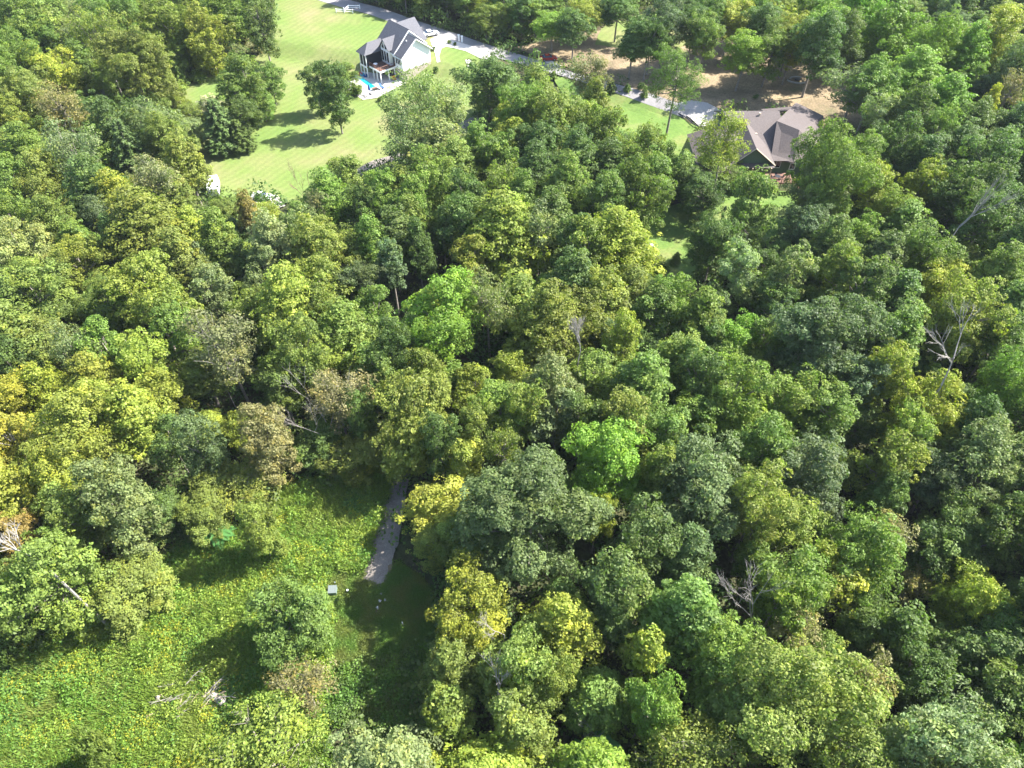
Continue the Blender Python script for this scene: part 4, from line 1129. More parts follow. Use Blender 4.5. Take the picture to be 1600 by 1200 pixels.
# ---------------------------------------------------------------- the white house
A0 = pix(632, 127)[0]
h1 = empty('white_house', (A0.x, A0.y, 0.0), math.radians(42))
tag(h1, 'white gabled house with slate grey roof and raised deck above the pool', 'house')
def gable_y(mb, u0, u1, v0, v1, ze, zr, zb=0):
    um = (u0+u1)/2
    return mb.prism([(u0, v0, zb), (u1, v0, zb), (u1, v0, ze), (um, v0, zr), (u0, v0, ze)], (0, v1-v0, 0))
def roof_y(u0, u1, v0, v1, ze, zr, o=0.45, t=0.2):
    um = (u0+u1)/2; s = (zr-ze)/(um-u0)
    a = MB().slab([(u0-o, v0-o, ze-o*s+0.12), (um, v0-o, zr+0.12), (um, v1+o, zr+0.12), (u0-o, v1+o, ze-o*s+0.12)][::-1], t)
    b = MB().slab([(um, v0-o, zr+0.12), (u1+o, v0-o, ze-o*s+0.12), (u1+o, v1+o, ze-o*s+0.12), (um, v1+o, zr+0.12)][::-1], t)
    return a, b
mb = MB(); gable_y(mb, 0, 9.0, 0, 3.2, 6.2, 9.6, 2.6); mb.build('wall', M['white'], h1)
mb = MB(); mb.box(0.02, 8.9, 0.02, 10.8, -0.3, 2.6); mb.build('wall', M['stone'], h1)
mb = MB(); gable_y(mb, -0.05, 9.6, 3.2, 10.8, 6.5, 10.7, 2.6); mb.build('wall', M['white'], h1)
mb = MB().prism([(6.2, 5.5, 0.5), (6.2, 14.5, 0.5), (6.2, 14.5, 6.2), (6.2, 10.0, 10.0), (6.2, 5.5, 6.2)], (5.2, 0, 0)); mb.build('wall', M['white'], h1)
for i, mb in enumerate(roof_y(0, 9.0, 0, 3.0, 6.2, 9.6)): mb.build('roof', M['slate'], h1)
for i, mb in enumerate(roof_y(-0.05, 9.6, 3.2, 10.8, 6.5, 10.7)): mb.build('roof', M['slate'], h1)
s = (10.0-6.2)/4.5
MB().slab([(4.6, 10, 10.15), (11.9, 10, 10.15), (11.9, 5.0, 10.15-5*s), (4.6, 5.0, 10.15-5*s)], 0.2).build('roof', M['slate'], h1)
MB().slab([(4.6, 10, 10.15), (11.9, 10, 10.15), (11.9, 15.0, 10.15-5*s), (4.6, 15.0, 10.15-5*s)], 0.2).build('roof', M['slate'], h1)
# white rakes and eaves boards
mb = MB()
for a, b in (((-0.5, -0.48, 5.8), (4.5, -0.48, 9.58)), ((9.5, -0.48, 5.8), (4.5, -0.48, 9.58))): mb.tube([a, b], 0.13, 4)
mb.tube([(-0.5, -0.48, 5.75), (-0.5, 3.0, 5.75)], 0.12, 4)
mb.build('fascia', M['trim'], h1)
mb = MB()
for a, b in (((-0.55, 2.7, 6.05), (4.78, 2.7, 10.65)), ((10.1, 2.7, 6.05), (4.78, 2.7, 10.65)), ((-0.55, 2.7, 6.05), (-0.55, 11.2, 6.05)), ((10.1, 2.7, 6.05), (10.1, 5.4, 6.05))): mb.tube([a, b], 0.14, 4)
mb.build('fascia', M['trim'], h1)
MB().tube([(3.0, 1.6, 8.6), (3.0, 1.6, 9.1)], 0.14, 8).build('roof_vent', M['trim'], h1)
# tall window bay with its own gable
mb = MB().prism([(-0.9, 4.4, 2.6), (-0.9, 8.0, 2.6), (-0.9, 8.0, 6.9), (-0.9, 6.2, 9.0), (-0.9, 4.4, 6.9)], (3.5, 0, 0)); mb.build('window_bay', M['white'], h1)
MB().slab([(-1.3, 6.2, 9.15), (3.0, 6.2, 9.15), (1.2, 4.1, 6.7), (-1.3, 4.1, 6.7)], 0.16).build('roof', M['slate'], h1)
MB().slab([(-1.3, 6.2, 9.15), (3.0, 6.2, 9.15), (1.2, 8.3, 6.7), (-1.3, 8.3, 6.7)], 0.16).build('roof', M['slate'], h1)
for a, b in ((4.6, 5.6), (5.75, 6.65), (6.8, 7.8)):
    window(h1, [(-0.9, a, 3.2), (-0.9, b, 3.2), (-0.9, b, 6.3), (-0.9, a, 6.3)], (-1, 0, 0))
window(h1, [(-0.9, 5.0, 6.6), (-0.9, 6.1, 6.6), (-0.9, 6.1, 8.4), (-0.9, 5.0, 7.2)], (-1, 0, 0))
window(h1, [(-0.9, 6.3, 6.6), (-0.9, 7.4, 6.6), (-0.9, 7.4, 7.2), (-0.9, 6.3, 8.4)], (-1, 0, 0))
for a in (0.7, 1.45, 2.2):
    window(h1, [(0, a, 3.7), (0, a+0.68, 3.7), (0, a+0.68, 5.5), (0, a, 5.5)], (-1, 0, 0))
for a in (0.6, 1.7):
    window(h1, [(0, a, 0.5), (0, a+0.85, 0.5), (0, a+0.85, 2.1), (0, a, 2.1)], (-1, 0, 0))
d = MB().box(-0.06, 0.02, 5.6, 7.4, 0, 2.1).build('patio_door', M['glass'], h1)
d = MB().box(-0.08, 0.02, 3.35, 4.2, 2.9, 5.1).build('deck_door', M['glass'], h1)
window(h1, [(-0.05, 8.6, 3.9), (-0.05, 9.6, 3.9), (-0.05, 9.6, 5.4), (-0.05, 8.6, 5.4)], (-1, 0, 0))
# deck
MB().box(-5.0, -0.02, 3.2, 8.0, 2.72, 2.9).build('deck', M['deck'], h1)
MB().box(-5.9, -0.02, 8.0, 10.9, 2.72, 2.9).build('porch_floor', M['deck'], h1)
mb = MB(); mb.box(-5.1, -5.0, 3.1, 8.0, 2.5, 2.95); mb.box(-5.0, 0, 3.1, 3.2, 2.5, 2.95); mb.box(-6.0, -5.9, 7.9, 11.0, 2.5, 2.95); mb.box(-6.0, 0, 10.9, 11.0, 2.5, 2.95)
mb.build('deck_edge_board', M['trim'], h1)
for u, v in ((-5, 3.2), (-5, 4.8), (-5, 6.4), (-2.5, 3.2), (-0.6, 3.2)):
    MB().box(u-0.11, u+0.11, v-0.11, v+0.11, -0.3, 2.6).build('deck_post', M['trim'], h1)
for v in (8.0, 9.4, 10.9):
    MB().box(-5.98, -5.78, v-0.11, v+0.11, -0.3, 2.6).build('deck_post', M['trim'], h1)
def railing(pts, parent):
    mb = MB()
    for a, b in zip(pts, pts[1:]):
        a, b = Vector(a), Vector(b)
        mb.tube([a + Vector((0, 0, 1.0)), b + Vector((0, 0, 1.0))], 0.055, 4); mb.tube([a + Vector((0, 0, 0.12)), b + Vector((0, 0, 0.12))], 0.04, 4)
        n = int((b-a).length/0.22)
        for i in range(n):
            p = a + (b-a)*(i/n); mb.tube([p + Vector((0, 0, 0.12)), p + Vector((0, 0, 1.0))], 0.016, 4, cap=False)
    r = mb.build('deck_railing', M['rail'], parent)
    for a in pts:
        MB().box(a[0]-.06, a[0]+.06, a[1]-.06, a[1]+.06, a[2], a[2]+1.1).build('railing_post', M['rail'], r)
    return r
railing([(-0.3, 3.28, 2.9), (-2.5, 3.28, 2.9), (-4.92, 3.28, 2.9), (-4.92, 5.6, 2.9), (-4.92, 7.9, 2.9)], h1)
# screened porch under its hip roof
for v in (8.05, 9.4, 10.85):
    MB().box(-5.85, -5.7, v-0.08, v+0.08, 2.9, 5.9).build('porch_post', M['trim'], h1)
MB().box(-5.9, -5.66, 7.95, 10.9, 5.7, 5.95).build('porch_beam', M['trim'], h1)
MB().box(-5.6, -0.1, 7.97, 8.12, 5.7, 5.95).build('porch_beam', M['trim'], h1)
MB().box(-5.78, -5.74, 8.15, 10.8, 2.95, 5.7).build('screen_panel', M['screen'], h1)
MB().box(-5.6, -0.1, 8.02, 8.06, 2.95, 5.7).build('screen_panel', M['screen'], h1)
MB().box(-5.7, -0.1, 10.75, 10.79, 2.95, 5.7).build('screen_panel', M['screen'], h1)
MB().slab([(-6.4, 7.6, 5.9), (-3.9, 9.45, 7.9), (-3.9, 9.48, 7.9), (-6.4, 11.3, 5.9)], 0.16).build('roof', M['slate'], h1)
MB().slab([(-6.4, 7.6, 5.9), (0.4, 7.6, 5.9), (0.4, 9.45, 7.9), (-3.9, 9.45, 7.9)], 0.16).build('roof', M['slate'], h1)
MB().slab([(-6.4, 11.3, 5.9), (0.4, 11.3, 5.9), (0.4, 9.48, 7.9), (-3.9, 9.48, 7.9)], 0.16).build('roof', M['slate'], h1)
HM = Matrix.Translation((A0.x, A0.y, 0)) @ Matrix.Rotation(math.radians(42), 4, 'Z')
def hp(u, v, z=0.0): return HM @ Vector((u, v, z))

def local(name, label, cat, px=None, loc=None, rz=0.0, group=None):
    p = loc if loc is not None else pix(px[0], px[1])[0]
    g = float(terrain(p[0], p[1])) if loc is None else p[2]
    e = empty(name, (p[0], p[1], g + (0.05 if loc is None else 0)), rz)
    return tag(e, label, cat, group)

# on the deck and below it
t = local('patio_table', 'small white table on the raised brown deck', 'table', loc=hp(-4.0, 6.6, 2.9))
MB().tube([(0, 0, 0.68), (0, 0, 0.73)], 0.55, 14).build('table_top', M['trim'], t)
for a in range(4): MB().tube([(0.35*math.cos(a*1.57), 0.35*math.sin(a*1.57), 0), (0.3*math.cos(a*1.57), 0.3*math.sin(a*1.57), 0.68)], 0.03, 5).build('leg', M['trim'], t)
t = local('lounge_chair', 'yellow cushioned seat in the shade under the deck', 'chair', loc=hp(-1.6, 2.3, 0.05), rz=0.4)
MB().box(-.5, .5, -.45, .45, .25, .48).build('seat', M['yellow'], t, bevel=0.08); MB().box(-.5, .5, .3, .5, .45, 1.0).build('backrest', M['yellow'], t, bevel=0.07)
mb = MB()
for sx in (-.42, .42):
    for sy in (-.38, .38): mb.box(sx-.03, sx+.03, sy-.03, sy+.03, 0, .26)
mb.build('leg_frame', M['dark'], t)
g_ = local('gas_grill', 'black grill standing under the deck beside the yellow seat', 'grill', loc=hp(-1.2, 3.6, 0.05))
MB().box(-.55, .55, -.3, .3, .75, .95).build('firebox', M['dark'], g_, bevel=0.03)
MB().tube([(-.5, 0, .98), (.5, 0, .98)], .3, 10).build('lid', M['dark'], g_)
for sx in (-.5, .5): MB().box(sx-.04, sx+.04, -.25, .25, 0, .75).build('leg', M['dark'], g_)

# the pool
pl = [pix(a, b)[0] for a, b in ((560,123.5),(566.5,121.5),(587,136),(580,139))]
pc = sum(pl, Vector())/4
pr_ = empty('swimming_pool', (pc.x, pc.y, 0.0)); tag(pr_, 'narrow turquoise swimming pool set in the pale patio', 'pool')
ql = [p - pc for p in pl]
MB().prism([(p.x, p.y, 0.09) for p in ql], (0, 0, 0.02)).build('water', M['water'], pr_)
mb = MB()
for i in range(4):
    a, b = ql[i], ql[(i+1) % 4]
    ao, bo = a*1.14, b*1.14
    mb.prism([(a.x, a.y, 0.0), (b.x, b.y, 0.0), (bo.x, bo.y, 0.0), (ao.x, ao.y, 0.0)], (0, 0, 0.16))
mb.build('coping', M['concrete'], pr_)

def lounger(px, label, rz, grp='loungers on the pool patio', m='white'):
    e = local('pool_lounger', label, 'lounger', px=px, rz=rz, group=grp)
    mb = MB().box(-.33, .33, -.9, .35, .3, .36); mb.build('seat', M[m], e)
    MB().prism([(-.33, .35, .36), (.33, .35, .36), (.33, .95, .85), (-.33, .95, .85)], (0, .03, -.06)).build('backrest', M[m], e)
    for sx in (-.28, .28):
        for sy in (-.8, .3): MB().box(sx-.03, sx+.03, sy-.03, sy+.03, -0.02, .3).build('leg', M['grey'], e)
    return e
lounger((592, 139), 'grey lounger at the pool end beside the dark box', 0.9, m='grey')
lounger((597, 137.5), 'blue lounger at the patio rim past the pool end', 0.9, m='blue')
lounger((552, 124), 'white lounger on the far side of the pool patio', 2.2, m='trim')
e = local('deck_box', 'dark box on the patio at the pool end', 'box', px=(586, 141), rz=0.6)
MB().box(-.6, .6, -.35, .35, 0, .6).build('body', M['dark'], e, bevel=0.03); MB().box(-.63, .63, -.38, .38, .6, .68).build('lid', M['rail'], e)
e = local('patio_umbrella', 'closed dark blue umbrella standing over white patio chairs', 'umbrella', px=(578, 147))
MB().tube([(0, 0, 0), (0, 0, 2.7)], 0.035, 6).build('pole', M['grey'], e)
MB().tube([(0, 0, 1.0), (0, 0, 1.5), (0, 0, 2.3), (0, 0, 2.6)], [0.30, 0.34, 0.2, 0.04], 10).build('canopy', M['blue'], e)
MB().tube([(0, 0, -0.02), (0, 0, 0.1)], 0.35, 12).build('base', M['dark'], e)
for i, (px, lab) in enumerate((((571, 150), 'white patio chair nearest the round dark shrub'), ((575, 151.5), 'white patio chair between the umbrella and the lawn'), ((582, 148), 'white patio chair between umbrella and dark box'))):
    e = local('patio_chair', lab, 'chair', px=px, rz=i*2.0, group='white chairs around the closed umbrella')
    MB().box(-.3, .3, -.3, .3, .38, .46).build('seat', M['trim'], e); MB().box(-.3, .3, .24, .32, .46, .95).build('backrest', M['trim'], e)
    for sx in (-.25, .25):
        for sy in (-.25, .25): MB().box(sx-.025, sx+.025, sy-.025, sy+.025, 0, .38).build('leg', M['trim'], e)
for (px, mt, lab) in (((563, 117), 'red', 'red pool float beside the house end of the patio'), ((567, 118), 'teal', 'teal pool float beside the porch posts'), ((572, 119.5), 'blue', 'blue pool float between porch posts and pool')):
    e = local('pool_float', lab, 'pool float', px=px, group='pool floats by the porch posts')
    mb = MB(); mb.tube([(0.55*math.cos(a*0.524), 0.55*math.sin(a*0.524), .25) for a in range(13)], 0.2, 7); mb.build('ring', M[mt], e, smooth=True)
# fence round the patio
fl = [pix(a, b)[0] for a, b in ((566,157),(588,154),(603,147),(617,142),(632,136))]
fe = empty('patio_fence', (fl[0].x, fl[0].y, 0)); tag(fe, 'low dark metal fence along the lawn side of the pool patio', 'fence')
mb = MB()
for a, b in zip(fl, fl[1:]):
    a = a - fl[0]; b = b - fl[0]
    for z in (0.15, 1.1): mb.tube([(a.x, a.y, z), (b.x, b.y, z)], 0.025, 4)
    n = max(2, int((b-a).length/0.25))
    for i in range(n):
        p = a + (b-a)*(i/n); mb.tube([(p.x, p.y, .15), (p.x, p.y, 1.1)], 0.01, 3, cap=False)
mb.build('fence_panel', M['dark'], fe)
for p in fl:
    p = p - fl[0]; MB().box(p.x-.05, p.x+.05, p.y-.05, p.y+.05, -.1, 1.25).build('fence_post', M['dark'], fe)

# ---------------------------------------------------------------- the brown-roofed house
h2 = empty('brown_roofed_house', (50, 134, 0)); tag(h2, 'green house with broad brown shingle roofs among the trees, deck behind', 'house')
def L2(pts): return [(x-50, y-134, z) for x, y, z in pts]
def wall2(x0, x1, y0, y1, z0, z1, m='green'): MB().box(x0-50, x1-50, y0-134, y1-134, z0, z1).build('wall', M[m], h2)
def roof2(pts, t=0.22, m='brownroof'):
    q = L2(pts)
    n = Vector((0, 0, 0))
    for i in range(len(q)): n += (Vector(q[i])-Vector(q[0])).cross(Vector(q[(i+1) % len(q)])-Vector(q[0]))
    if n.z < 0: q = q[::-1]
    return MB().slab(q, t).build('roof', M[m], h2)
wall2(47.3, 58.2, 136.2, 155.4, -0.3, 5.3)
wall2(40.2, 47.3, 132.4, 147, -0.3, 4.5)
wall2(56, 68, 137.4, 152, -0.3, 5.0)
wall2(47.4, 54.6, 134.6, 136.2, 2.6, 5.1)
# main front and back slopes
roof2([(46.5, 148.5, 9.5), (58.6, 148.5, 9.5), (58.6, 135.2, 5.2), (46.5, 135.2, 5.2)])
roof2([(46.5, 148.53, 9.5), (58.6, 148.53, 9.5), (58.6, 156.2, 5.6), (46.5, 156.2, 5.6)])
# wing on the far side: steep hip towards the viewer, long shallow slope behind it
W1, W2, W3, W4 = (pix(a, b, z=z)[0] for a, b, z in ((1214,189,10.1), (1249,203,9.7), (1240,254,5.0), (1204,250,5.0)))
W5, W6, W7 = (pix(a, b, z=z)[0] for a, b, z in ((1287,181,6.4), (1244,160,7.4), (1281,236,5.0)))
roof2([tuple(W1), tuple(W2), tuple(W3), tuple(W4)], 0.24)
roof2([tuple(W1), tuple(W6), tuple(W5), tuple(W2)], 0.24)
roof2([tuple(W2), tuple(W5), tuple(W7), tuple(W3)], 0.24)
# back entry roof
roof2([(57.4, 153.6, 6.6), (64.2, 153.6, 7.2), (64.2, 156.6, 6.4), (57.4, 156.6, 5.8)])
# front gable over the covered porch
roof2([(50.4, 133.9, 8.7), (50.4, 146, 8.9), (46.2, 146, 5.4), (46.2, 133.9, 5.0)], 0.24)
roof2([(50.43, 133.9, 8.7), (50.43, 146, 8.9), (55.3, 140.5, 5.9), (55.3, 133.9, 4.9)], 0.24)
MB().prism(L2([(47.0, 134.55, 5.1), (54.4, 134.55, 5.1), (50.4, 134.55, 8.3)]), (0, -0.12, 0)).build('gable_wall', M['green'], h2)
MB().slab(L2([(46.4, 134.4, 5.15), (55.1, 134.4, 5.15), (55.1, 133.2, 4.75), (46.4, 133.2, 4.75)])[::-1], 0.18).build('gable_skirt_roof', M['brownroof'], h2)
mb = MB(); q = L2([(46.2, 133.85, 5.0), (50.4, 133.85, 8.75), (55.3, 133.85, 4.9)]); mb.tube([q[0], q[1]], 0.12, 4); mb.tube([q[1], q[2]], 0.12, 4)
mb.build('rake_board', M['cut'], h2)
# left block
roof2([(47.0, 146.5, 7.9), (44.2, 140, 7.6), (39.2, 131.6, 4.2), (39.2, 148, 4.2)])
roof2([(47.2, 146.5, 7.9), (47.2, 138.5, 7.3), (47.2, 131.6, 4.2), (39.25, 131.55, 4.2), (44.2, 139.9, 7.6)])
roof2([(44.2, 140.1, 7.65), (47.0, 146.6, 7.9), (48.5, 146.4, 7.9), (47.3, 138, 7.4)])
# covered porch, deck, posts, stairs
MB().box(-2.6, 3.6, -3.4, 0.8, 2.4, 2.6).build('porch_floor', M['deck'], h2)
MB().box(3.6, 9.2, -3.2, 0.8, 2.4, 2.6).build('deck', M['deck'], h2)
for x, y in ((-2.5, -0.9), (0.5, -0.9), (4.4, -0.9)): MB().box(x-.12, x+.12, y-.12, y+.12, 2.6, 4.75).build('porch_post', M['cut'], h2)
for x in (-2.4, 0.6, 3.6, 6.4, 9.0): MB().box(x-.1, x+.1, -3.2, -3.0, -.3, 2.4).build('deck_post', M['cut'], h2)
railing([(3.7, -3.1, 2.6), (6.4, -3.1, 2.6), (9.1, -3.1, 2.6)], h2)
for i in range(9):
    MB().box(9.3 + i*0.3, 9.62 + i*0.3, -3.1, -1.9, 2.2 - i*0.26, 2.26 - i*0.26).build('stair_tread', M['deck'], h2)
mb = MB()
for y in (-3.12, -1.88): mb.tube([(9.2, y, 2.3), (12.0, y, -0.1)], 0.07, 4); mb.tube([(9.2, y, 3.4), (12.0, y, 0.95)], 0.05, 4)
mb.build('stair_rail', M['cut'], h2)
for a in (0.6, 4.6, 6.2):
    window(h2, [(a, 2.16, 3.0), (a+1.1, 2.16, 3.0), (a+1.1, 2.16, 4.6), (a, 2.16, 4.6)], (0, -1, 0))
for a in (6.0, 8.6): window(h2, [(a+3, 1.4, 3.1), (a+4.2, 1.4, 3.1), (a+4.2, 1.4, 4.6), (a+3, 1.4, 4.6)], (0, -1, 0))
for a in (-9, -6): window(h2, [(a, -1.6, 1.2), (a+1.3, -1.6, 1.2), (a+1.3, -1.6, 2.8), (a, -1.6, 2.8)], (0, -1, 0))
for p in ((54.0, 147.2, 9.15), (52.4, 141.8, 7.3), (66.5, 139.5, 7.4)):
    q = L2([p])[0]; MB().tube([(q[0], q[1], q[2]-.3), (q[0], q[1], q[2]+.55)], [.2, .22], 8).build('roof_vent', M['cut'], h2)
t = local('patio_table', 'dark round table on the deck of the brown-roofed house', 'table', loc=(55.9, 132.4, 2.6))
MB().tube([(0, 0, .68), (0, 0, .74)], .6, 14).build('table_top', M['dark'], t)
for a in range(4): MB().tube([(0.4*math.cos(a*1.57), 0.4*math.sin(a*1.57), 0), (0.35*math.cos(a*1.57), 0.35*math.sin(a*1.57), 0.68)], 0.03, 5).build('leg', M['dark'], t)
_ch = ('dark chair on the deck, house side of the round table', 'dark chair on the deck, stair side of the round table', 'dark chair on the deck by the porch post', 'dark chair on the deck against the railing')
for i, (x, y) in enumerate(((55.9, 133.4), (56.9, 132.5), (54.8, 132.5), (55.9, 131.5))):
    e = local('deck_chair', _ch[i], 'chair', loc=(x, y, 2.6), rz=[0, -1.57, 1.57, 3.14][i], group='dark chairs around the deck table')
    MB().box(-.25, .25, -.25, .25, .4, .46).build('seat', M['dark'], e); MB().box(-.25, .25, .2, .27, .46, .95).build('backrest', M['dark'], e)
    for sx in (-.2, .2):
        for sy in (-.2, .2): MB().box(sx-.02, sx+.02, sy-.02, sy+.02, 0, .4).build('leg', M['dark'], e)

# edging along the driveway turn
ed = smooth_line(P((1060,178),(1072,186),(1084,197),(1098,203)))
mb = MB(); mb.tube([(p.x-ed[0].x, p.y-ed[0].y, 0.1) for p in ed], 0.14, 5)
o = mb.build('kerb_edging', M['dark'], None, (ed[0].x, ed[0].y, float(terrain(ed[0].x, ed[0].y)))); tag(o, 'dark curved edging between driveway turn and lawn', 'edging')
# curved pale kerb in the litter yard
e = local('garden_kerb', 'pale curved concrete kerb around a dark fire ring on leaf litter', 'kerb', px=(1246, 125))
mb = MB()
for s0, s1, rad in ((0.9, 2.8, 1.5), (3.3, 5.6, 2.1)):
    pts = [(rad*math.cos(a)*1.3, rad*math.sin(a), .12) for a in np.linspace(s0, s1, 14)]
    mb.tube(pts, .2, 6)
mb.build('kerb', M['pale_drive'], e)
MB().prism([(0.8*math.cos(a), 0.5*math.sin(a), .02) for a in np.linspace(0, 6.0, 16)], (0, 0, .25)).build('fire_ring', M['dark'], e)

# ---------------------------------------------------------------- vehicles
def car(name, label, px, rz, paint, suv=False, ln=4.5, cat='car', dz=0.06):
    e = local(name, label, cat, px=px, rz=rz)
    e.location.z += dz - 0.05
    h = 0.12 if suv else 0.0
    prof = [(-ln/2, .45), (-ln/2+.05, .85+h), (-ln*.28, .95+h), (ln*.28, .92+h), (ln/2-.1, .72+h), (ln/2, .45), (ln/2-.1, .28), (-ln/2+.1, .28)]
    MB().prism([(x, -.88, z) for x, z in prof], (0, 1.76, 0)).build('body', paint, e, bevel=0.09)
    if suv: cab = [(-ln*.47, .93+h), (-ln*.43, 1.62), (ln*.06, 1.65), (ln*.22, .93+h)]
    else: cab = [(-ln*.36, .90), (-ln*.22, 1.38), (ln*.05, 1.42), (ln*.22, .90)]
    glass = MB().prism([(x, -.76, z) for x, z in cab], (0, 1.52, 0)).build('windows', M['carglass'], e, bevel=0.04)
    x0, x1 = cab[1][0], cab[2][0]; z = cab[1][1]
    MB().box(x0+.02, x1-.02, -.72, .72, z-.01, z+.06).build('car_roof', paint, e, bevel=0.03)
    for sx in (-.30*ln, .31*ln):
        for sy in (-.86, .86):
            w = MB().tube([(sx, sy-.1, .32), (sx, sy+.1, .32)], .32, 14).build('wheel', M['tyre'], e)
            MB().tube([(sx, sy-.115, .32), (sx, sy+.115, .32)], .17, 10).build('rim', M['grey'], w)
    for sy in (-.6, .6):
        MB().box(ln/2-.14, ln/2-.02, sy-.17, sy+.17, .60+h, .74+h).build('headlight', M['trim'], e, bevel=0.02)
        MB().box(-ln/2-.02, -ln/2+.1, sy-.17, sy+.17, .62+h, .80+h).build('tail_light', M['red'], e, bevel=0.02)
    return e
car('parked_car', 'red car parked on its pale pad beside the road', (857, 94), math.radians(10), M['carred'])
car('parked_car', 'white hatchback parked at the bottom edge of the big lawn', (410, 311), math.radians(-8), M['carwhite'], ln=4.3)
car('parked_car', 'dark car half hidden behind trunks on the sunny grass strip', (989, 77), math.radians(-55), M['carblack'], suv=True)
car('parked_car', 'white car with dark flank parked further along the grass strip', (1024, 68), math.radians(-12), M['carwhite'], suv=True)
car('parked_car', 'white car with dark windscreen parked behind the white house', (673, 56), math.radians(25), M['carwhite'], dz=0.14)
sheet('parking_pad', P((843,94),(850,88),(868,98),(878,103),(870,106)), M['concrete'], 0.07)
# camper trailer glimpsed at the lawn's low tip
e = local('camper_trailer', 'white camper trailer half hidden by trees at the lawn tip', 'trailer', px=(337, 300), rz=math.radians(105))
MB().prism([(-2.6, -1.05, .5), (2.5, -1.05, .5), (2.75, -1.05, 1.5), (2.3, -1.05, 2.6), (-2.3, -1.05, 2.65), (-2.6, -1.05, 2.2)], (0, 2.1, 0)).build('body', M['carwhite'], e, bevel=0.12)
for x in (-1.6, .6): MB().box(x, x+.9, -1.08, -1.03, 1.4, 2.0).build('window', M['carglass'], e)
MB().box(.1, .7, -1.09, -1.04, .6, 2.2).build('door', M['trim'], e)
for sy in (-1, 1): MB().tube([(-.3, sy-.1, .35), (-.3, sy+.1, .35)], .36, 12).build('wheel', M['tyre'], e)
MB().bar((2.6, 0, .55), (3.7, 0, .5), .08).build('tow_bar', M['dark'], e)

# ---------------------------------------------------------------- small things
# white rail fence corner by the road
f0 = pix(538, 20)[0]; fz = float(terrain(f0.x, f0.y))
fe = empty('rail_fence', (f0.x, f0.y, fz)); tag(fe, 'short white rail fence corner on the lawn beside the road', 'fence')
pts = [Vector((-2.4, 0.2, 0)), Vector((0, 0, 0)), Vector((2.6, -0.3, 0)), Vector((0.9, 3.0, 0)), Vector((4.2, 3.0, 0))]
for p in pts: MB().box(p.x-.1, p.x+.1, p.y-.1, p.y+.1, -.2, 1.5 if p.length < .1 else 1.15).build('fence_post', M['trim'], fe)
for a, b in ((0, 1), (1, 2), (1, 3), (3, 4)):
    for z in (.45, .95): MB().tube([pts[a] + Vector((0, 0, z)), pts[b] + Vector((0, 0, z))], .08, 4).build('fence_rail', M['trim'], fe)
e = local('mailbox', 'white mailbox on a post beside the road near the red car', 'mailbox', px=(871, 117))
MB().box(-.05, .05, -.05, .05, -.1, 1.05).build('post', M['trim'], e); MB().prism([(-.25, -.14, 1.05), (-.25, .14, 1.05), (-.25, .14, 1.25), (-.25, 0, 1.36), (-.25, -.14, 1.25)], (.5, 0, 0)).build('box', M['grey'], e)
for px, lab in (((717, 64), 'white post pair beside the concrete drive, house side'), ((722, 66), 'white post pair beside the concrete drive, road side')):
    e = local('gate_post', lab, 'post', px=px, group='white posts at the drive mouth')
    MB().box(-.22, .22, -.22, .22, -.1, 1.5).build('shaft', M['trim'], e); MB().box(-.3, .3, -.3, .3, 1.5, 1.65).build('cap', M['trim'], e)
e = local('utility_box', 'grey green utility cabinet with pale lid beside the mown track', 'utility box', px=(521, 925), rz=0.05)
MB().prism([(-.5, -.45, -.1), (-.5, .45, -.1), (-.5, .45, .8), (-.5, -.45, .62)], (1.0, 0, 0)).build('cabinet', M['boxgreen'], e, bevel=0.02)
MB().prism([(-.54, -.5, .63), (-.54, .48, .82), (-.54, .48, .88), (-.54, -.5, .69)], (1.08, 0, 0)).build('lid', M['boxlid'], e)
MB().box(-.62, .62, -.58, .55, -.1, .06).build('pad', M['concrete'], e)
e = local('pipe_stub', 'white capped pipe standing in grass near the utility cabinet', 'pipe', px=(544, 925))
MB().tube([(0, 0, -.1), (0, 0, .42)], .09, 10).build('pipe', M['trim'], e); MB().tube([(0, 0, .42), (0, 0, .52)], .13, 10).build('cap', M['trim'], e)
e = local('pipe_stub', 'smaller pale pipe end in weeds behind the utility cabinet', 'pipe', px=(524, 912))
MB().tube([(0, 0, -.1), (0, 0, .3)], .07, 10).build('pipe', M['boxlid'], e); MB().tube([(0, 0, .3), (0, 0, .36)], .1, 10).build('cap', M['boxlid'], e)
e = local('marker_stake', 'slim white marker stake beside the mown track', 'stake', px=(630, 978))
MB().box(-.045, .045, -.03, .03, -.2, .95).build('stake', M['dead_wood'], e); MB().box(-.055, .055, -.04, .04, .6, 1.05).build('flag_tip', M['trim'], e)
e = local('rock', 'white boulder at the rim of the back lawn under the golden-green tree', 'rock', px=(1018, 388))
bm = bmesh.new(); bmesh.ops.create_icosphere(bm, subdivisions=3, radius=0.9)
for v in bm.verts: v.co *= 0.8 + 0.25*math.sin(v.co.x*5 + 1)*math.cos(v.co.y*4 + v.co.z*3); v.co.z *= 0.75
m = bpy.data.meshes.new('rock'); bm.to_mesh(m); bm.free(); obj('stone', m, M['concrete'], e, (0, 0, .35))
# stones in the bare patch
mst = m
_rs = random.Random(4)
for i, (px, lab) in enumerate((((594, 940), 'largest pale stone in the bare patch of the mown track'), ((590, 950), 'pale stone at the lower end of the bare patch'), ((602, 938), 'flat stone at the upper corner of the bare patch'), ((596, 928), 'small stone between the drive end and bare patch'))):
    e = local('stone', lab, 'stone', px=px, rz=i); e.scale = (0.30 - 0.03*i,)*3
    obj('stone_body', mst, None, e, (0, 0, .2))
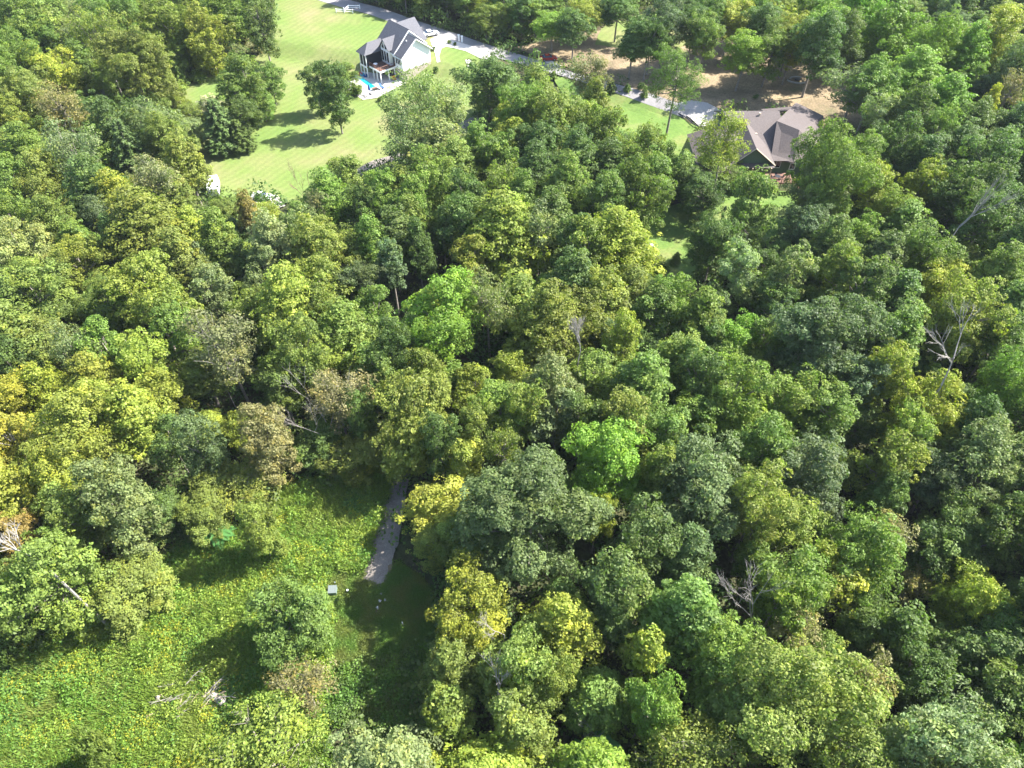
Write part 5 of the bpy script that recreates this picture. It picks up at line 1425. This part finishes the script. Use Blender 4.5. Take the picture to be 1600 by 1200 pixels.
# brush pile
bp = local('brush_pile', 'heap of cut branches and dead brush in the meadow', 'brush pile', px=(283, 1092))
rb = random.Random(9)
bms = []
for k in range(6):
    mb = MB(); pts = [Vector((0, 0, 0))]; d = Vector((1, 0, 0))
    for j in range(4):
        d = (d + Vector((0, rb.uniform(-.25, .25), rb.uniform(-.12, .12)))).normalized(); pts.append(pts[-1] + d*0.9)
    mb.tube(pts, [.11, .09, .07, .05, .03], 5)
    for j in (1, 2, 3):
        s = pts[j]; e_ = s + (d + Vector((0, rb.choice((-1, 1))*rb.uniform(.6, 1), rb.uniform(-.1, .5))))*.7
        mb.tube([s, e_], [.05, .02], 4)
    mm = mb.mesh('branch'); mm.materials.append(M['dead_wood'] if k % 2 else M['straw']); bms.append(mm)
for k in range(34):
    o = obj('branch', bms[k % 6], None, bp)
    a = rb.uniform(0, 6.28); q = 2.9*math.sqrt(rb.random())
    o.location = (q*math.cos(a), q*math.sin(a)*0.7, rb.uniform(.15, .85) + 0.3*(1-q/2.9))
    o.rotation_euler = (rb.uniform(-.4, .4), rb.uniform(-.35, .2), 0.5 + rb.gauss(0, 0.7) + (3.14 if rb.random() < .5 else 0))
    s_ = rb.uniform(.35, .75); o.scale = (s_, s_, s_)
bp2 = local('brush_pile', 'smaller fan of straw-coloured branches beside the sawn stump', 'brush pile', px=(322, 1100))
for k in range(24):
    o = obj('branch', bms[k % 6], None, bp2)
    o.location = (rb.uniform(-1.2, .8), rb.uniform(-1.0, 1.0), rb.uniform(.25, .9)); o.rotation_euler = (0, rb.uniform(-.35, .05), 0.6 + rb.gauss(0, .35)); s_ = rb.uniform(.5, .95); o.scale = (s_, s_, s_)
e = local('log', 'thick pale sawn log lying beside the brush pile', 'log', px=(344, 1096), rz=-0.55)
MB().tube([(-.9, 0, .75), (.9, 0, .5)], [.42, .5], 14).build('log_body', M['pale_bark'], e); MB().tube([(-.92, 0, .752), (-.9, 0, .75)], [.38, .4], 14).build('cut_face', M['cut'], e)
e = local('log', 'short dark log end standing out of the weeds by the brush pile', 'log', px=(246, 1104), rz=1.2)
MB().tube([(-.5, 0, .3), (.8, 0, 1.1)], [.24, .2], 10).build('log_body', M['bark'], e); MB().tube([(.8, 0, 1.1), (.815, 0, 1.11)], [.19, .18], 10).build('cut_face', M['cut'], e)
# birch-like trunk foot at the meadow
e = local('tree_stump', 'pale trunk foot leaning out under the big leafy green tree', 'stump', px=(136, 978), rz=2.3)
MB().tube([(0, 0, -.2), (.5, .3, 1.2), (1.6, .9, 3.4), (2.6, 1.3, 6.0)], [.55, .42, .38, .3], 12).build('trunk', M['pale_bark'], e)
# frond-leaved sapling
sp_ = local('frond_sapling', 'bright green frond-leaved sapling under the meadow-edge trees', 'sapling', px=(348, 845))
M['frond'] = leaf_material('fronds', (0.09, 0.21, 0.06))
def frond_tree(e, n, ln, h, seed):
    r = np.random.default_rng(seed)
    for i in range(n):
        az = i*2.4; el = r.uniform(-.1, .7); L_ = ln*r.uniform(.75, 1.1); k = 26
        t = np.linspace(.1, 1, k)
        c = np.stack([np.cos(az)*L_*t, np.sin(az)*L_*t, h + L_*(math.sin(el)*t - .45*t*t)], -1)
        sd = np.array([-math.sin(az), math.cos(az), 0.0])
        P_, N_ = [], []
        vs = []
        for s in (-1, 1):
            a = c; tip = c + sd*s*(.62*np.sin(np.pi*np.clip(t, .12, .95))[:, None]) + np.array([math.cos(az), math.sin(az), -.25])*0.2
            w = np.array([math.cos(az), math.sin(az), 0])*0.075
            mid = (a + tip)/2
            vs.append(np.stack([a, mid - w, tip, mid + w], 1))
        v = np.concatenate(vs).reshape(-1, 3)
        m = leaf_mesh('frond', v, np.tile([.55, .05, 0], (len(v)//4, 1))); m.materials.append(M['frond']); obj('frond', m, None, e)
    mb = MB(); mb.tube([(0, 0, -.2), (0, 0, h)], [.07, .045], 6); mb.build('stem', M['bark'], e)
frond_tree(sp_, 14, 2.3, 2.6, 3)
sp2 = local('frond_sapling', 'frond-leaved sapling at the bottom beside the brown clearing', 'sapling', px=(935, 1190))
frond_tree(sp2, 13, 1.9, 5.0, 5)
sp3 = local('frond_sapling', 'second frond-leaved sapling at the bottom, next to the first', 'sapling', px=(905, 1200))
frond_tree(sp3, 11, 1.8, 4.4, 6)

# ---------------------------------------------------------------- labels of the remaining trees
SHORT = [
 (620,80,'the white house'), (575,130,'the pool'), (1190,215,'the brown house'), (857,93,'the red car'), (410,308,'the white hatchback'), (335,288,'the camper trailer'),
 (521,922,'the utility cabinet'), (600,840,'the gravel drive'), (290,1070,'the brush pile'), (395,170,'the lawn island grove'), (520,160,'the lone lawn tree'), (1090,178,'the driveway turn'),
 (652,170,'the huge pale tree'), (765,125,'the dark roadside dome'), (205,95,'the dense olive dome'), (240,350,'the olive-gold tree'), (156,330,'the grey-blue dome'), (330,400,'the blue-grey conifer'),
 (228,450,'the even olive dome'), (352,540,'the see-through tan tree'), (30,600,'the brightest yellow tree'), (446,455,'the wide yellow-green tree'), (610,400,'the blue-green pair'), (788,350,'the bright centre giant'),
 (700,490,'the fresh round tree'), (535,520,'the upright green tree'), (522,620,'the ragged tan tree'), (970,380,'the golden-green tree'), (905,530,'the small grey snag'), (1272,520,'the great blue-green crown'),
 (1156,415,'the knobbly pale tree'), (1490,370,'the leaning grey snag'), (1500,570,'the white snag'), (126,670,'the widest yellow-green tree'), (192,780,'the layered sage tree'), (420,720,'the tall meadow-edge tree'),
 (30,870,'the white dead tree'), (648,650,'the overhanging olive tree'), (676,790,'the golden tree'), (838,790,'the largest blue-green tree'), (958,690,'the brightest lime tree'), (1084,750,'the dark blue-green tree'),
 (1258,740,'the lumpy blue-green tree'), (1346,850,'the wide green tree'), (1450,890,'the dark hollow'), (1306,930,'the yellow-lit tree'), (1250,1090,'the huge olive crown'), (1446,1140,'the pale corner crown'),
 (456,960,'the lone round meadow tree'), (738,960,'the yellowish track tree'), (1000,1010,'the small golden tree'), (420,1140,'the thin-crowned bottom tree'), (590,1170,'the pale bottom crown'), (890,990,'the upright pale tree'),
 (1402,60,'the ridge light-green trees'), (1548,130,'the slim yellow treetop'), (1560,45,'the rim tree'), (1041,160,'the feathery tree'), (930,110,'the half-bare roadside tree'), (1330,140,'the pale litter-yard tree'),
 (92,155,'the sparse tan tree'), (206,215,'the dark far conifer'), (84,95,'the far yellow-tinged tree'), (640,30,'the road'), (1100,110,'the litter yard'), (1090,400,'the back lawn'), (1566,890,'the hollow yellow-lit tree'),
 (1304,240,'the fresh house-side tree'), (1442,290,'the tall yellow-lit tree'), (40,20,'the far lawn corner'),
]
used = set(t['label'] for t in TREES if t['label'])
def sizeword(t):
    w = t['R']
    return 'large ' if w > 5.4 else ('small ' if w < 3.1 else '')
def auto_label(t):
    base = sizeword(t) + COLWORD[t['col']] + ' ' + KINDWORD[t['kind']]
    x, y = t['px'], t['py']
    near = sorted(SHORT, key=lambda s: (s[0]-x)**2 + ((s[1]-y)*1.2)**2)[:12]
    opts = []
    for ax, ay, s in near[:3]:
        dx, dy = x-ax, y-ay
        dist = math.hypot(dx, dy)
        if abs(dy) > 0.9*abs(dx): rel = ('just ' if dist < 90 else '') + ('behind ' if dy < 0 else 'in front of ')
        else: rel = ('right ' if False else '') + ('close beside ' if dist < 90 else 'off to one side of ')
        opts.append(base + ' ' + rel + s)
    for i in range(len(near)):
        for j in range(i+1, len(near)):
            a, b = near[i], near[j]
            L_ = math.hypot(b[0]-a[0], b[1]-a[1])
            k = ((x-a[0])*(b[0]-a[0]) + (y-a[1])*(b[1]-a[1]))/(L_*L_ + 1e-6)
            pd = abs((x-a[0])*(b[1]-a[1]) - (y-a[1])*(b[0]-a[0]))/(L_ + 1e-6)
            if 0.18 < k < 0.82 and pd < 0.3*L_:
                opts.append(base + ' between ' + a[2] + ' and ' + b[2])
                if k < 0.4: opts.append(base + ' nearer ' + a[2] + ' than ' + b[2])
                elif k > 0.6: opts.append(base + ' nearer ' + b[2] + ' than ' + a[2])
    for a in near[3:8]:
        dx, dy = x-a[0], y-a[1]
        opts.append(base + (' well behind ' if dy < -abs(dx) else ' well in front of ' if dy > abs(dx) else ' level with ') + a[2])
    for o_ in opts:
        if o_ not in used and len(o_.split()) <= 16:
            used.add(o_); return o_
    return opts[0]
for t in TREES:
    lab = t['label'] or auto_label(t)
    k = t['kind']
    cat = 'shrub' if k == 'shrub' else ('conifer' if k in ('pine', 'feather') else 'tree')
    tag(t['o'], lab, cat, {'shrub': 'shrubs around lawns and woods', 'conifer': 'conifers', 'tree': 'broadleaf trees of the wood and yards'}[cat])

# ---------------------------------------------------------------- the air
M['haze'] = bpy.data.materials.new('haze'); M['haze'].use_nodes = True
_hn = M['haze'].node_tree.nodes; _hn.remove(_hn['Principled BSDF'])
_hv = _hn.new('ShaderNodeVolumePrincipled'); _hv.inputs['Color'].default_value = (0.80, 0.87, 1.0, 1); _hv.inputs['Density'].default_value = 0.00006
M['haze'].node_tree.links.new(_hv.outputs[0], _hn['Material Output'].inputs['Volume'])
tag(MB().box(-1195, 1395, -495, 1595, -75, 190).build('haze', M['haze']), kind='stuff')
bpy.context.view_layer.update()
